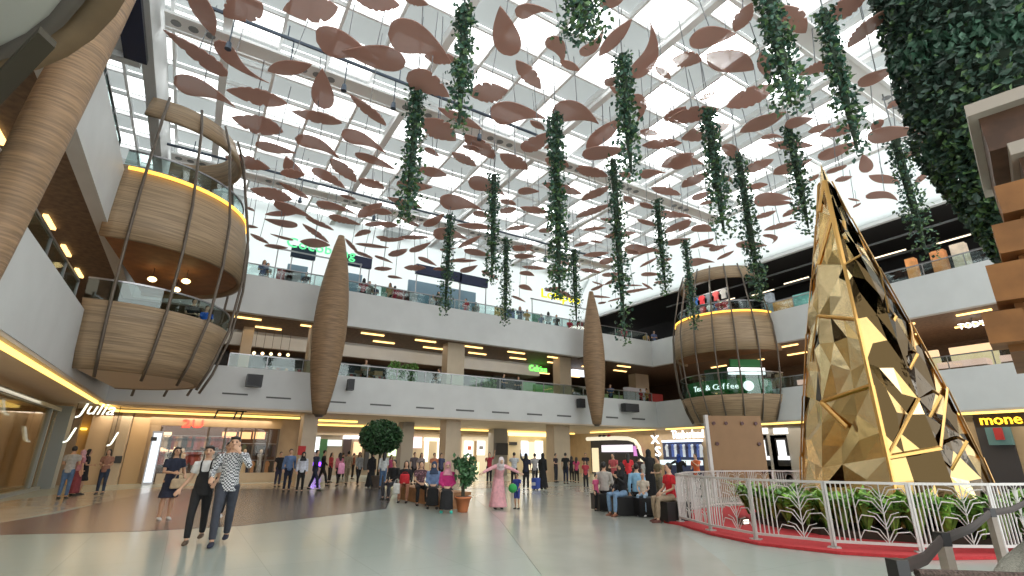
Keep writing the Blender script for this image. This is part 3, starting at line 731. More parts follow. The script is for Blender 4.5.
o=soil.build('planting_bed',mat('dark soil',(.04,.03,.02),.9));tag(o,'dark low planting bed ringed around the foot of the golden tree','planting bed')
lg=mat('bright leaf green',(.22,.42,.07),.45,var=.45,vscale=6);lg2=mat('mid leaf green',(.10,.24,.05),.45,var=.4,vscale=6)
def bladeplant(rnd,n,hh,sp):
    A=MB();B=MB()
    for k in range(n):
        a=rnd.uniform(0,2*PI);L=rnd.uniform(.6,1.)*hh;out=rnd.uniform(.3,1.)*sp;w=rnd.uniform(.035,.06)
        d=Vector((math.cos(a),math.sin(a),0));s=Vector((-d.y,d.x,0))
        p0=Vector((0,0,0));p1=d*out*.4+Vector((0,0,L*.75));p2=d*out+Vector((0,0,L*(.95-.3*rnd.random())))
        mb=A if rnd.random()<.6 else B;i=len(mb.v)
        for p,ww in ((p0,.3),(d*out*.2+Vector((0,0,L*.4)),.8),(p1,1.),(p2,.08)):
            mb.v.append(tuple(p-s*w*ww));mb.v.append(tuple(p+s*w*ww))
        for j in range(3): mb.f.append((i+2*j,i+2*j+1,i+2*j+3,i+2*j+2))
    return A,B
protos=[]
for q in range(4):
    A,B=bladeplant(random.Random(q),46,.62,.42)
    r=thing('leafy_shrub','','plant',(0,0,0))
    A.build('bright_leaves',lg,r);B.build('inner_leaves',lg2,r);protos.append(r)
cnt=0;used=set()
for ring,(rr,n) in enumerate(((2.15,17),(2.6,20),(3.1,26))):
    for k in range(n):
        a=FA+(-1.38+3.1*k/(n-1))
        p=(tc_[0]+rr*math.cos(a)+rnd.uniform(-.07,.07),tc_[1]+rr*math.sin(a)+rnd.uniform(-.07,.07),.17)
        px=PJ(p[0],p[1],.4)[0]
        pos='left' if px<835 else 'middle left' if px<885 else 'middle right' if px<945 else 'right'
        lab='green strappy shrub in the %s row at the golden tree, %s stretch'%(('back','middle','front')[ring],pos)
        q=cnt%4
        if q not in used: r=protos[q];used.add(q);r.location=p;r.rotation_euler=(0,0,rnd.uniform(0,6));r['label']=lab
        else: r=dup(protos[q],p,rnd.uniform(0,6),lab)
        s=rnd.uniform(1.1,1.4);r.scale=(s,s,s);r['group']='green shrubs around the golden tree';cnt+=1
def bars(a,b,label,H_=1.02):
    a=Vector((a[0],a[1],.05));b=Vector((b[0],b[1],.05));L=(b-a).length;ang=math.atan2((b-a).y,(b-a).x)
    t=thing('fence_panel',label,'fence',a,ang,'white railing panels around the golden tree')
    for nm,z in (('top_rail',H_),('bottom_rail',.1)): MB().box((0,-.022,z-.02),(L,.022,z+.02)).build(nm,whitem,t)
    for x in (0.02,L-.02):
        MB().box((x-.018,-.018,0),(x+.018,.018,H_)).build('post',whitem,t)
        MB().box((x-.07,-.07,-.0),(x+.07,.07,.02)).build('foot_plate',whitem,t)
    ncell=max(1,round(L/.95));cw=L/ncell
    for c in range(ncell):
        x0=c*cw
        for k in range(4): x=x0+.10+k*.075;MB().box((x-.009,-.009,.1),(x+.009,.009,H_)).build('bar',whitem,t)
        # scallop scrollwork: stacked leaf arcs on a central stem
        xs=x0+.40;xe=x0+cw-.02;xm=(xs+xe)/2;hw=(xe-xs)/2;s=MB()
        s.tube([(xm,0,.1),(xm,0,H_)],.010,4)
        for z in (.14,.37,.60,.79):
            for sg in (-1,1):
                s.tube([(xm,0,z-.06),(xm+sg*hw*.35,0,z+.13),(xm+sg*hw*.8,0,z+.15),(xm+sg*hw,0,z+.02)],.010,4)
                s.tube([(xm,0,z+.0),(xm+sg*hw*.25,0,z+.17),(xm+sg*hw*.55,0,z+.21)],.008,4)
        for x in (xs,xe): s.tube([(x,0,.1),(x,0,H_)],.010,4)
        s.build('scrollwork',whitem,t)
    return t
names=('first panel from the left corner','second panel from the left corner','third panel, left of the tree front','middle panel right before the tree','fifth panel, right before the tree','panel behind the rope posts','last panel at the right edge')
for k in range(len(FP)-1): bars(FP[k],FP[k+1],'white scrolled fence in front of the golden tree, %s'%names[k])
for k in range(len(FB)-1): bars(FB[k],FB[k+1],'white scrolled fence behind the golden tree, %s from the left corner'%('first','second','third','fourth')[k])
for k,(x,y) in enumerate(((10.9,7.8),(11.2,7.0))):
    t=thing('floor_spotlight','small lit floor spotlight on the red carpet, %s'%('nearer the fence corner' if k==0 else 'nearer the shrubs'),'spotlight',(x,y,.05))
    MB().box((-.1,-.08,0),(.1,.08,.12)).build('housing',dark_metal,t);MB().box((-.085,-.09,.02),(.085,-.08,.10)).build('lens',glow_w,t)
# ================================================================= STUDDED BOARD
bl=V(707,480,14.6);brr=V(757,480,15.6)
pa=Vector((*H(707,495,0),0));d=pa.xy.length
pa=Vector((18.0,13.9,0));pb=Vector((19.8,12.75,0));ang=math.atan2((pb-pa).y,(pb-pa).x);BL=(pb-pa).length
t=thing('studded_board','tall plain brown display board with eight dark studs standing behind the fence','display board',pa,ang)
MB().box((0,0,0),(BL,.18,3.1)).build('panel',mat('light brown board',(.27,.15,.07),.6,var=.05,vscale=2),t)
MB().box((-.12,-.02,0),(0,.2,3.13)).build('white_edge',mat('pale board edge',(.6,.56,.55),.5),t)
for x,z in ((.2,2.8),(.7,2.8),(1.35,2.8),(1.9,2.8),(.25,2.0),(1.93,2.0),(.3,.95),(1.95,.95)):
    MB().tube([(x,0,z),(x,-.06,z)],.07,8).build('stud',mat('dark red stud',(.08,.02,.02),.4),t)
# ================================================================= ROPE POSTS
postm=mat('taupe stone post',(.33,.28,.24),.5,var=.1,vscale=8);beltm=mat('dark brown belt',(.035,.022,.02),.7)
PP=[(3.3,1.47),(4.78,1.80),(7.62,2.37),(10.2,2.72)]
pl=('nearest, cut off by the bottom edge','second from the bottom edge','third from the bottom edge','farthest, beside the white fence')
for k,(x,y) in enumerate(PP):
    t=thing('barrier_post','square taupe barrier post, %s'%pl[k],'barrier post',(x,y,0),-.4,'taupe barrier posts at bottom right')
    MB().box((-.033,-.033,.02),(.033,.033,.92)).build('shaft',postm,t);MB().box((-.17,-.17,0),(.17,.17,.025)).build('base',steel,t)
    MB().box((-.036,-.036,.86),(.036,.036,.95)).build('head',black,t)
bl_=('nearest dark belt rising from the bottom edge','middle dark belt between two taupe posts','farthest dark belt ending by the white fence')
for k in range(3):
    a,b=PP[k],PP[k+1];m=MB();A=Vector((*a,.90));B=Vector((*b,.90));d=(B-A).normalized();A+=d*.06;B-=d*.06
    m.tube([A,(A+B)/2-Vector((0,0,.035)),B],[(.012,.04)]*3,6,ax=d.cross(Vector((0,0,1))));o=m.build('barrier_belt',beltm);tag(o,bl_[k],'barrier belt')
m=MB();A=Vector((3.4,1.43,.88));B=Vector((4.6,.9,.86));m.tube([A,(A+B)/2-Vector((0,0,.02)),B],[.022]*3,8);o=m.build('barrier_rope',mat('braided dark rope',(.09,.06,.05),.9,var=.4,vscale=60,bump=.6));tag(o,'braided dark rope leaving the nearest post along the bottom edge','rope')
m=MB();m.tube([Vector((*H(1002,585,.75),.75)),Vector((*H(1012,566,.79),.79)),Vector((*H(1035,545,.82),.82))],[.06]*3,10);o=m.build('thick_rope',mat('pale knitted rope',(.30,.29,.24),.9,var=.3,vscale=70,bump=.8));tag(o,'thick pale knitted rope in the bottom right corner','rope')
# ================================================================= BROWN BLOCK TOWER (right edge)
tb=mat('brown dark timber',(.10,.05,.03),.6,var=.3,vscale=5);tb2=mat('ochre block',(.28,.12,.035),.6,var=.2,vscale=4);tbs=mat('pale stone cornice',(.40,.35,.30),.6)
RZ=math.atan2(.23,.97)
t=thing('block_tower','brown castle-like block tower with pale cornices at the right edge','tower decoration',(5.24,.64,0),RZ)
# local x = away from camera, local y = to the left in the picture
MB().box((-.1,-1.0,0),(1.4,-.02,1.35)).build('plinth',tb2,t)
MB().box((-.45,-1.0,1.36),(1.4,.46,1.52)).build('plinth_cornice',tbs,t)
for k,(z0,z1,w) in enumerate(((1.52,1.9,.34),(1.9,2.2,.44),(2.2,2.5,.62),(2.5,2.85,.52),(2.85,3.15,.42),(3.15,3.45,.34))):
    MB().box((-.1,-1.0,z0),(1.3,w-.03,z1)).build('wall_course',tb2,t)
    if k>1:
        MB().box((-.25,w-.16,z0+.05),(.1,w+.06,z1-.02)).build('block',tb2,t);MB().box((-.3,w-.5,z0+.02),(.05,w-.28,z1-.05)).build('block',tb2,t)
R1=Matrix.Rotation(-.0,3,'X')
MB().box((-.2,-1.0,3.45),(1.3,.22,3.66)).build('upper_wall',tb,t)
MB().box((-.3,-1.1,3.62),(1.4,.26,3.72)).build('cornice',tbs,t)
MB().box((-.25,-1.0,3.72),(1.3,.36,4.02)).build('roof_wall',tb,t)
MB().box((-.35,-1.1,4.02),(1.5,.42,4.12)).build('roof_cornice',tbs,t)
# ================================================================= SHOPS AND SIGNS
def bk(V0,x0,y0,x1,y1):
    pm,qm=(x0+x1)/2,(y0+y1)/2
    return V(x0,qm,V0)[0],V(x1,qm,V0)[0],V(pm,y1,V0)[1],V(pm,y0,V0)[1]
def rt(U0,x0,y0,x1,y1):
    pm,qm=(x0+x1)/2,(y0+y1)/2
    return U(x0,qm,U0)[0],U(x1,qm,U0)[0],U(pm,y1,U0)[1],U(pm,y0,U0)[1]
def bbox(V0,r,th,m,name,parent=None,z0=None):
    a,b,c,d=bk(V0,*r); c=z0 if z0 is not None else c
    return MB().box((a,V0-th,c),(b,V0,d)).build(name,m,parent)
def rbox(U0,r,th,m,name,parent=None,z0=None,sg=1):
    a,b,c,d=rt(U0,*r);a,b=min(a,b),max(a,b);c=z0 if z0 is not None else c
    return MB().box((U0-th*sg,a,c),(U0,b,d)) .build(name,m,parent)
def colr(n,c,e=0,**k): return mat(n,c,.6,emit=e,**k)
rs=random.Random(9)
GC=[(.25,.03,.03),(.05,.05,.06),(.5,.45,.4),(.35,.08,.05),(.10,.08,.12),(.55,.3,.15),(.03,.04,.09),(.6,.58,.55),(.4,.12,.14),(.12,.16,.12)]
def garment_m(k): return colr('garment colour %d'%k if False else 'garment fabric '+'abcdefghij'[k],GC[k])
def garment(mb,x,y,z,w,h,axis='u'):
    """hanging shirt outline with thickness"""
    pts=[(-.5,-1),(.5,-1),(.42,-.35),(.62,-.45),(.72,-.2),(.3,0),(.12,.04),(-.12,.04),(-.3,0),(-.72,-.2),(-.62,-.45),(-.42,-.35)]
    q=[((x+a*w,y,z+b*h) if axis=='u' else (x,y+a*w,z+b*h)) for a,b in pts]
    mb.poly(q,th=(0,.09,0) if axis=='u' else (.09,0,0))
# ---- clothes shop, back left (v=34) ; windows px 158..276
V0=33.9
t=thing('clothes_shopfront','wide clothes shop window with dark garments behind the walking group','shopfront')
bbox(V0,(156,425,277,477),.06,mat('dim shop interior',(.10,.055,.04),.6),'back_panel',t,0.05)
bbox(V0-.7,(150,418,282,427),.12,tan,'fascia',t)
for x in (157,205,222,238,252,266,276): bbox(V0-.6,(x-.8,427,x+.8,477),.08,dark_metal,'mullion',t,0.05)
bbox(V0-.55,(156,473,277,480),.2,beige,'sill',t,0.)
bbox(V0-.56,(157,427,276,473),.02,glassmat('shop glass',(.95,.93,.9),.975),'glass_pane',t)
for a,b in ((222,236),(239,251),(253,265)): bbox(V0-.1,(a,432,b,439),.05,em('lit shop header',(1.,.6,.3),1.3),'lit_header',t)
for a,y0,y1 in ((162,432,452),(170,440,456)): bbox(V0-.12,(a,y0,a+8,y1),.05,em('lit poster cream',(1.,.78,.5),1.5),'lit_poster',t)
for row,(zz,n,x0,x1) in enumerate(((2.35,22,158,232),(1.55,22,158,232),(2.0,9,236,276),(1.1,8,236,276))):
    ua,ub=V(x0,450,V0)[0],V(x1,450,V0)[0]
    for k in range(n):
        m=MB();u=ua+.15+(ub-ua-.3)*k/(n-1);garment(m,u,V0-.33,zz,.20*rs.uniform(.8,1.1),.62*rs.uniform(.8,1.1))
        o=m.build('hanging_garment',garment_m(rs.choice((0,1,2,3,3,7,8,5) if row<2 else (1,4,1,9,6,5,1))));
        rows=('upper left rail','lower left rail','upper right rail','lower right rail')
        tag(o,'small garment hanging on the %s of the back left clothes shop'%rows[row],'garment','garments on the %s of the clothes shop'%rows[row])
    MB().tube([(ua,V0-.3,zz+.06),(ub,V0-.3,zz+.06)],.02,5).build('garment_rail',steel,t)
for k,x in enumerate((181,243,259)):
    u=V(x,460,V0)[0];tt=thing('mannequin',('pale mannequin in the left half of the clothes shop window','cream dressed mannequin in the right half of the clothes shop window','grey mannequin at the right end of the clothes shop window')[k],'mannequin',(u,V0-.42,.05))
    MB().tube([(0,0,0),(0,0,.5),(0,0,.9),(0,0,1.15),(0,0,1.4),(0,0,1.45)],[(.16,.12),(.17,.13),(.15,.11),(.12,.09),(.19,.1),(.05,.05)],10).build('dress',colr('mannequin cloth '+'abc'[k],((.6,.5,.4),(.62,.52,.38),(.2,.18,.16))[k]),tt,True)
    MB().ball((0,0,1.58),(.09,.1,.13)).build('head',colr('mannequin skin',(.6,.5,.42)),tt,True)
sg=thing('red_shop_sign','red lit sign above the clothes shop at back left','sign')
u=V(193,424,33)[0];z=V(193,424,33)[1]
text('2U',.62,em('red sign light',(1.,.06,.04),3.),(u,33.05,z),(PI/2,0,0),sg,.05,sx=1.4)
MB().box((u-.5,33.1,z-.03),(u+.5,33.16,z+.03)).build('mounting_bar',dark_metal,sg)
# digital banner
t=thing('display_banner','tall white lit banner stand with dark logo at back left','banner')
bbox(32.8,(150,433,158,472),.12,em('white banner light',(.85,.92,1.),1.0),'screen',t,.1)
bbox(32.74,(151,437,157,441),.1,black,'dark_logo',t)
bbox(32.85,(148.5,431,159.5,474),.06,steel,'frame',t,0.)
# ---- left wall shops (u=-6.2)
UW=-6.25
def lbox(U0,r,th,m,name,parent=None,z0=None): return rbox(U0,r,-th,m,name,parent,z0)
gl=mat('grey shop frame',(.28,.33,.35),.4)
t=thing('glass_shopfront','tall glass shopfront with pale frame at the left edge','shopfront')
v0=13.2;v1=U(46,470,-5.1)[0]-1.1
MB().box((-5.12,v0,.0),(-5.08,v1,3.2)).build('glass_pane',glassmat('amber tinted glass',(.9,.82,.7),.85),t)
MB().box((-5.25,v0,3.2),(-4.95,v1,3.35)).build('header',gl,t);MB().box((-5.25,v0,0),(-4.95,v1,.12)).build('threshold',gl,t)
for k in range(3):
    v=v0+(v1-v0)*k/2.2;MB().box((-5.2,v,.0),(-5.0,v+.12,3.2)).build('mullion',gl,t)
struct('wall_left.006',MB().box((-6.9,v0,0),(-6.6,v1+1,3.5)),mat('golden interior wall',(.62,.48,.30),.5,var=.1,vscale=1))
for k in range(3):
    v=v0+1+k*2.2;o=MB().box((-6.4,v,2.55),(-6.3,v+1.4,2.68)).build('wall_light',glow_w);tag(o,'slim wall light in the left edge shopfront, %s'%('nearest','middle','farthest')[k],'light')
for k,(v,z) in enumerate(((16.8,1.95),(16.3,1.2))):
    o=MB().ball((-6.2,v,z),(.12,.12,.1)).build('round_lamp',em('bright lamp',(1,.9,.7),6.));tag(o,('upper','lower')[k]+' small bright lamp inside the left edge shopfront','lamp')
t=thing('bead_display','red brown hanging bead display at the far left edge','display')
for k in range(9):
    MB().ball((-5.6,13.6+.25*(k%3),1.3+.22*(k//3)),(.1,.1,.13)).build('bead_bunch',colr('dark red beads',(.16,.04,.03)),t,True)
# grey leaning-looking frame column & beige columns
for (a,b,py,m) in ((50,64,490,gl),(64,76,488,mat('warm taupe column',(.30,.22,.15),.5))):
    va,vb=U(a,py,-4.7)[0],U(b,py,-4.7)[0]
    if vb>33.5 or vb<va: vb=min(33.5,va+.9)
    struct('column',MB().box((-5.3,va,0),(-4.7,vb,3.5)),m)
def lsign(label,s,px,py,size,m,sx=1.):
    v_={97:27.5,99:27.5,70:29.5,113:31.}.get(px,33);u,z=V(px,py,v_);z=min(z,3.22);t=thing('script_sign',label,'sign');text(s,size,m,(u,v_,z),(PI/2,0,0),t,.03,shear=.3,sx=sx)
    MB().box((u-.015,v_+.03,z),(u+.015,v_+.06,3.62)).build('bracket',dark_metal,t)
ws=em('white neon letters',(.95,1.,.85),1.8)
def wallp(n,r,m,th=.1): 
    a,b,c,d=bk(33.95,*r);struct('wall_back.%03d'%n,MB().box((a,33.95-th,0),(b,33.95,d)),m)
orangew=mat('orange lit wall',(.62,.36,.12),.6)
wallp(10,(76,396,90,480),orangew)
wallp(11,(89,392,110,480),mat('beige lit panel',(.56,.40,.24),.5),.35)
wallp(12,(111,392,119,480),mat('taupe strip',(.30,.23,.15),.5),.6)
wallp(13,(119,392,129,480),beige,.8)
wallp(14,(129,400,147,480),mat('sandy shop wall',(.50,.35,.19),.5),.2)
lsign('white script shop sign over the left orange shop','Julia',99,404,.72,ws)
lsign('white upright script sign on the left column','J',70,434,.7,ws)
lsign('white upright script sign right of the orange shop','J',113,438,.7,ws)
a,b,c,d=bk(33.8,81,428,87,430);o=MB().box((a,33.65,c),(b,33.8,d)).build('shelf_light',em('yellow shelf light',(1,.75,.1),3));tag(o,'yellow light bar on the orange wall by the left column','light')
a,b,c,d=bk(33.7,116,456,123,463);o=MB().box((a,33.02,c),(b,33.12,d)).build('wall_screen',black);tag(o,'small dark screen on the sandy wall left of the white banner','screen')
# ---- back shops (v=42) and lit boxes, px coordinates
VB2=42.2
def shop(label,r,mback,items):
    t=thing('shopfront',label,'shopfront');bbox(VB2,r,.08,mback,'back_panel',t,0.02)
    bbox(VB2-.1,(r[0],r[1]-2,r[2],r[1]),.3,beige,'header',t)
    for nm,rr,m,th in items: bbox(VB2-.1,rr,th,m,nm,t)
    return t
shop('shop with green panels and lit white signs behind the walkers',(312,436,398,480),colr('shop dim tan',(.32,.26,.19)),[
 ('lit_panel',(313,437,319,452),em('cool white sign',(.85,.95,1.),1.5),.2),('green_panel',(319,439,326,468),colr('green banner',(.04,.14,.05)),.15),
 ('white_counter_sign',(327,440,341,446),em('pale lit sign',(.8,.9,.9),1.),.3),('dark_doorway',(342,439,350,470),colr('dark door',(.05,.03,.03)),.1),
 ('sign_board',(343,436,349,439),em('white sign strip',(1.,.95,.98),2.),.5),('sign_board',(351,436,361,439),em('white sign strip',(1,1,1),2),.5),
 ('warm_shelf',(353,442,361,455),em('warm shelf',(1.,.7,.4),.9),.3),('purple_light',(313,462,321,466),em('purple light',(.25,.05,1.),4.),.5),
 ('dark_pillar',(364,440,368,470),black,.3),('blue_screen',(368,447,382,451),em('blue screen',(.2,.7,.9),1.5),.3),('green_screen',(388,449,396,456),em('pale green light',(.8,1,.6),1.5),.3)])
shop('bright shop behind the seated group left of the column',(411,434,445,480),colr('shop cream',(.5,.4,.27)),[
 ('sign_box',(412,437,420,448),em('white pink sign',(1.,.85,.9),1.3),.4),('arch_frame',(424,438,440,441),em('cream arch light',(1.,.95,.8),2.),.3),
 ('arch_side',(424,441,427,462),MATS['cream arch light'],.3),('arch_side',(437,441,440,462),MATS['cream arch light'],.3)])
t=shop('bright jewellery shop with lit shelves left of the dark column',(461,437,493,478),em('lit cream wall',(1.,.85,.6),.4),[
 ('poster_frame',(464,441,472,457),em('lit white poster',(1,.98,.95),1.6),.2),('poster_frame',(476,441,484,455),MATS['lit white poster'],.2),
 ('orange_picture',(466.5,446,470,450),colr('orange picture',(.6,.15,.08)),.25),('grey_picture',(478,446,482,449.5),colr('grey picture',(.25,.25,.27)),.25),
 ('shelf_post',(474,441,475,474),colr('brown post',(.3,.2,.1)),.3),('counter',(463,462,476,474),em('lit counter',(1,.85,.5),1.2),.6)])
t=shop('pale arched shop right of the dark column',(508,436,553,478),colr('pale arch wall',(.6,.5,.33)),[
 ('lit_band',(508,432,556,436.5),em('yellow band',(1.,.8,.35),2.2),.4),('blue_poster',(521,441,527,456),em('blue white poster',(.75,.85,1.),1.5),.2),
 ('white_arch',(535,441,542,470),em('white arch light',(1,.97,.88),1.6),.2),('cream_panel',(528,442,534,470),em('cream panel',(1,.85,.6),.9),.15),
 ('black_sign',(509,442,516,445),black,.2)])
# dark screen on grey column, red box
u0=V(495,450,36.9)[0]
o=MB().box((V(495,449,36.9)[0],36.75,V(500,455,36.9)[1]),(V(507,449,36.9)[0],36.88,V(500,443,36.9)[1])).build('column_screen',black);tag(o,'square black screen mounted on the grey column','screen')
a,b,c,d=bk(27.5,298,446,305,455);o=MB().box((a,27.35,c),(b,27.58,d)).build('red_box',colr('red box',(.5,.02,.02)));tag(o,'red fire hose box on the left beige column','fire box')
# ---- right wall shops (u=33), px x from 575..
UR2=32.95
def rshop(label,r,mback,items):
    t=thing('shopfront',label,'shopfront')
    if r: rbox(UR2,r,.08,mback,'back_panel',t,0.02)
    for nm,rr,m,th in items: rbox(UR2-.1,rr,th,m,nm,t)
    return t
cream_e=em('cream arch',(1.,.93,.72),.8)
t=rshop('black fronted shop under a curved cream arch',(592,440,638,478),colr('black shopfront',(.02,.018,.022)),[
 ('lit_sign',(604,445,633,452),em('pale lit fascia',(.9,.85,.95),1.),.3),('display',(636,446,640,456),em('pink display',(.8,.3,.8),.7),.3),('doorway_light',(593,448,599,472),em('shop doorway',(1,.85,.55),.8),.1)])
# arch as swept tube on the wall
def rp(px,py): v,z=U(px,py,UR2-.35);return (UR2-.35,v,z)
m=MB();ap=[rp(*p) for p in ((587,439),(600,438.5),(615,438),(628,438.5),(635,441),(639,447),(641,456),(642,474))]
m.tube(ap,[.17]*8,8);m.build('arch',cream_e,t,True)
a=rp(618,448.5)
text('SONY CENTRE'[:4]+'',.01,black,(UR2-.5,a[1],a[2]),(PI/2,0,-PI/2),t,.005) if False else None
for k,x in enumerate((600,604,609)): 
    p=rp(x,436);MB().ball(p,(.15,.22,.13),8,6).build('sign_letter',colr('letter red' if k>1 else 'letter dark',((.03,.02,.02),(.4,.02,.04))[k>1]),t)
xs=thing('upright_letter_sign','white glowing upright letter sign on the brown wall','sign')
wl=em('white sign letters',(1.,1.,1.),3.)
for ch,px,py in (('X',655,440),('S',658,452)):
    v,z=U(px,py,UR2-.3);text(ch,1.1 if ch=='S' else .95,wl,(UR2-.3,v,z),(PI/2,0,-PI/2),xs,.05,sx=1.3)
v,z=U(656,446,UR2-.1);MB().box((UR2-.25,v-.05,z-1.),(UR2-.18,v+.05,z+1.)).build('mounting_bar',dark_metal,xs)
t=rshop('wide shop window with blue and white clothes, beside the brown board',(664,441,703,470),colr('navy window',(.03,.04,.10)),[
 ('lit_ceiling',(665,440,703,442),em('pale blue strip',(.75,.85,1.),1.8),.4),('white_table',(668,460,703,465),em('bright table',(.8,.95,1.),1.),.9)])
for k in range(13):
    v,z=U(667+k*2.8,446,UR2-.4);m=MB();garment(m,UR2-.45,v,z+.1,.26,.9,'v');o=m.build('hanging_shirt',(colr('shirt pale',(.6,.68,.8),.25),colr('shirt blue',(.08,.15,.5),.1),colr('shirt navy',(.03,.04,.12)))[(k*2)%3]);tag(o,'shirt hanging in the blue window beside the brown board','shirt','shirts in the blue shop window')
ts=thing('script_sign','white lit lettering above the blue clothes window','sign');v,z=U(688,434.5,UR2-.2);text('Timberland',.85,wl,(UR2-.3,v,z),(PI/2,0,-PI/2),ts,.04,sx=.78)
MB().box((UR2-.2,v-.9,z-.04),(UR2-.12,v+.9,z+.04)).build('mounting_bar',dark_metal,ts)
for k,(x0,x1) in enumerate(((757,768),(775,788))):
    t=thing('display_window','tall lit display window with dark frame, %s of the pair by the golden tree'%('left','right')[k],'window display')
    rbox(UR2-.05,(x0-2,435,x1+2,470),.1,colr('grey wall panel',(.28,.27,.25)),'surround',t,0)
    rbox(UR2-.16,(x0+2,438,x1+1,466),.05,black,'dark_frame',t)
    rbox(UR2-.22,(x0+3,440,x1-2,458),.04,em('white poster light',(.95,.97,1.),1.1),'lit_poster',t)
    rbox(UR2-.16,(x0,428,x1,434),.2,em('white header light',(1,.97,.9),1.2),'lit_header',t)
    rbox(UR2-.25,(x0+4,456,x1+2,460),.1,MATS['white poster light'],'lit_base',t)
struct('wall_right.003',MB().box((32.8,13,0),(32.96,24.5,3.4)),colr('greige wall',(.42,.40,.37)))
# yellow 'mone' sign and dark shop
t=rshop('dark shop with screens behind the block tower',(980,417,1015,470),colr('dark shop',(.05,.045,.05)),[('screen_panel',(992,412,1010,416),em('white strip sign',(.9,.95,1.),1.5),.3),('glass_case',(988,420,1012,445),colr('teal case',(.10,.2,.2),.15),.3),('red_goods',(998,428,1006,440),colr('red goods',(.4,.03,.03),.1),.5)])
ms=thing('yellow_sign','glowing yellow shop lettering at the right edge behind the tower','sign');v,z=U(996,406,29.7);z=min(z,3.1);text('mone',.62,em('yellow letters',(1.,.55,.03),3.),(29.7,v,z),(PI/2,0,-PI/2),ms,.05,sx=1.)
MB().box((29.75,v-.9,z-.3),(29.8,v+.9,3.42)).build('mounting_panel',colr('dark sign panel',(.03,.02,.02)),ms)
# ================================================================= LEVEL 2
# ceiling lights (linear) on level 2 soffit z=8
lk=0
def lin(u,v,L,along,label,w=.12,m=None,zz=7.93):
    o=(MB().box((u-L/2,v-w/2,zz),(u+L/2,v+w/2,zz+.07)) if along=='u' else MB().box((u-w/2,v-L/2,zz),(u+w/2,v+L/2,zz+.08))).build('linear_light',m or glow_o)
    tag(o,label,'light')
for i in range(9):
    for j,vv in enumerate((27.9,29.6,34.)):
        if j==2 and i<6: continue
        lin(1.5+i*3.2+(j%2)*1.2,vv,1.3,'u','slim warm ceiling light of the back middle floor, %s row, bay %s from left'%(('front','second','rear')[j],('first','second','third','fourth','fifth','sixth','seventh','eighth','ninth')[i]))
for i in range(7):
    for j,uu in enumerate((30.2,33.)):
        lin(uu,5+i*3.0+j,1.3,'v','slim warm ceiling light of the right middle floor, %s row, bay %s from camera'%(('front','rear')[j],('first','second','third','fourth','fifth','sixth','seventh')[i]))
for i in range(6):
    for j,uu in enumerate((-4.6,-7.2)):
        lin(uu,11+i*2.6,1.1,'v','slim warm ceiling light of the left middle floor, %s row, bay %s from camera'%(('front','rear')[j],('first','second','third','fourth','fifth','sixth')[i]))
# shelving on the left middle floor
for k in range(7):
    v=12.5+k*2.5
    t=thing('shelving_unit','lit shop shelving on the left middle floor, bay %s from camera'%('one','two','three','four','five','six','seven')[k],'shelf',(-9.6,v,4.76))
    MB().box((-.3,0,0),(0,2.2,2.4)).build('back_panel',colr('shelf back',(.25,.17,.1)),t)
    for z in (.6,1.2,1.8): MB().box((0,0,z),(.5,2.2,z+.04)).build('shelf',wood_dk,t)
    MB().box((0,0.1,2.3),(.5,2.1,2.38)).build('light_bar',em('shelf white light',(1,.9,.7),4.),t)
    for z in (.64,1.24,1.84):
        g=MB();
        for q in range(7): 
            m=MB().box((.05,.1+q*.3,z),(.4,.1+q*.3+.22,z+rs.uniform(.2,.42)));m.build('boxed_goods',colr('goods '+'abcde'[(q+k)%5],((.5,.5,.48),(.3,.05,.05),(.1,.2,.35),(.45,.4,.3),(.08,.08,.08))[(q+k)%5]),t)
# back of middle floor: dark band of shops with lit items
V2=33.15
for k,(x0,y0,x1,y1,c,e) in enumerate(((232,332,250,345,(.36,.2,.09),0),(252,352,262,366,(.05,.05,.06),0),(330,366,352,386,(.04,.05,.07),0),(352,372,372,384,(.2,.15,.08),.0),(372,372,380,385,(.5,.35,.2),.1),(385,369,412,386,(.45,.47,.45),.1),(415,372,440,388,(.12,.09,.06),.0),(490,366,515,388,(.08,.08,.07),0),(519,383,532,394,(.4,.6,.4),.2))):
    o=bbox(V2,(x0,y0,x1,y1),.5,colr('stall panel %s'%'abcdefghijk'[k],c,e),'shop_partition',None,4.8)
    tag(o,'shop partition on the back middle floor, %s'%('brown one beside the left pod','dark one left of the first spire','dark one right of the first spire','dim wooden one past the spire','small orange brown one','pale ribbed one below the hanging plants','dark wooden one by the beige column','dark one under the green signs','pale green one by the second spire')[k],'partition')
gs=em('green sign letters',(.15,1.,.1),3.)
t=thing('green_sign','bright green lettering hung under the back middle floor ceiling, upper one','sign');u,z=V(532,359,31);text('CINEMA',.72,gs,(u,31,z),(PI/2,0,0),t,.04,sx=.75);MB().box((u-.03,31,z+.3),(u+.03,31.05,7.98)).build('hanger',steel,t)
t=thing('green_sign','bright green lettering hung under the back middle floor ceiling, lower one','sign');u,z=V(538,369,31);text('Celcius',.62,gs,(u,31,z),(PI/2,0,0),t,.04,sx=.9);MB().box((u-.03,31.05,z+.3),(u+.03,31.1,7.98)).build('hanger',steel,t)
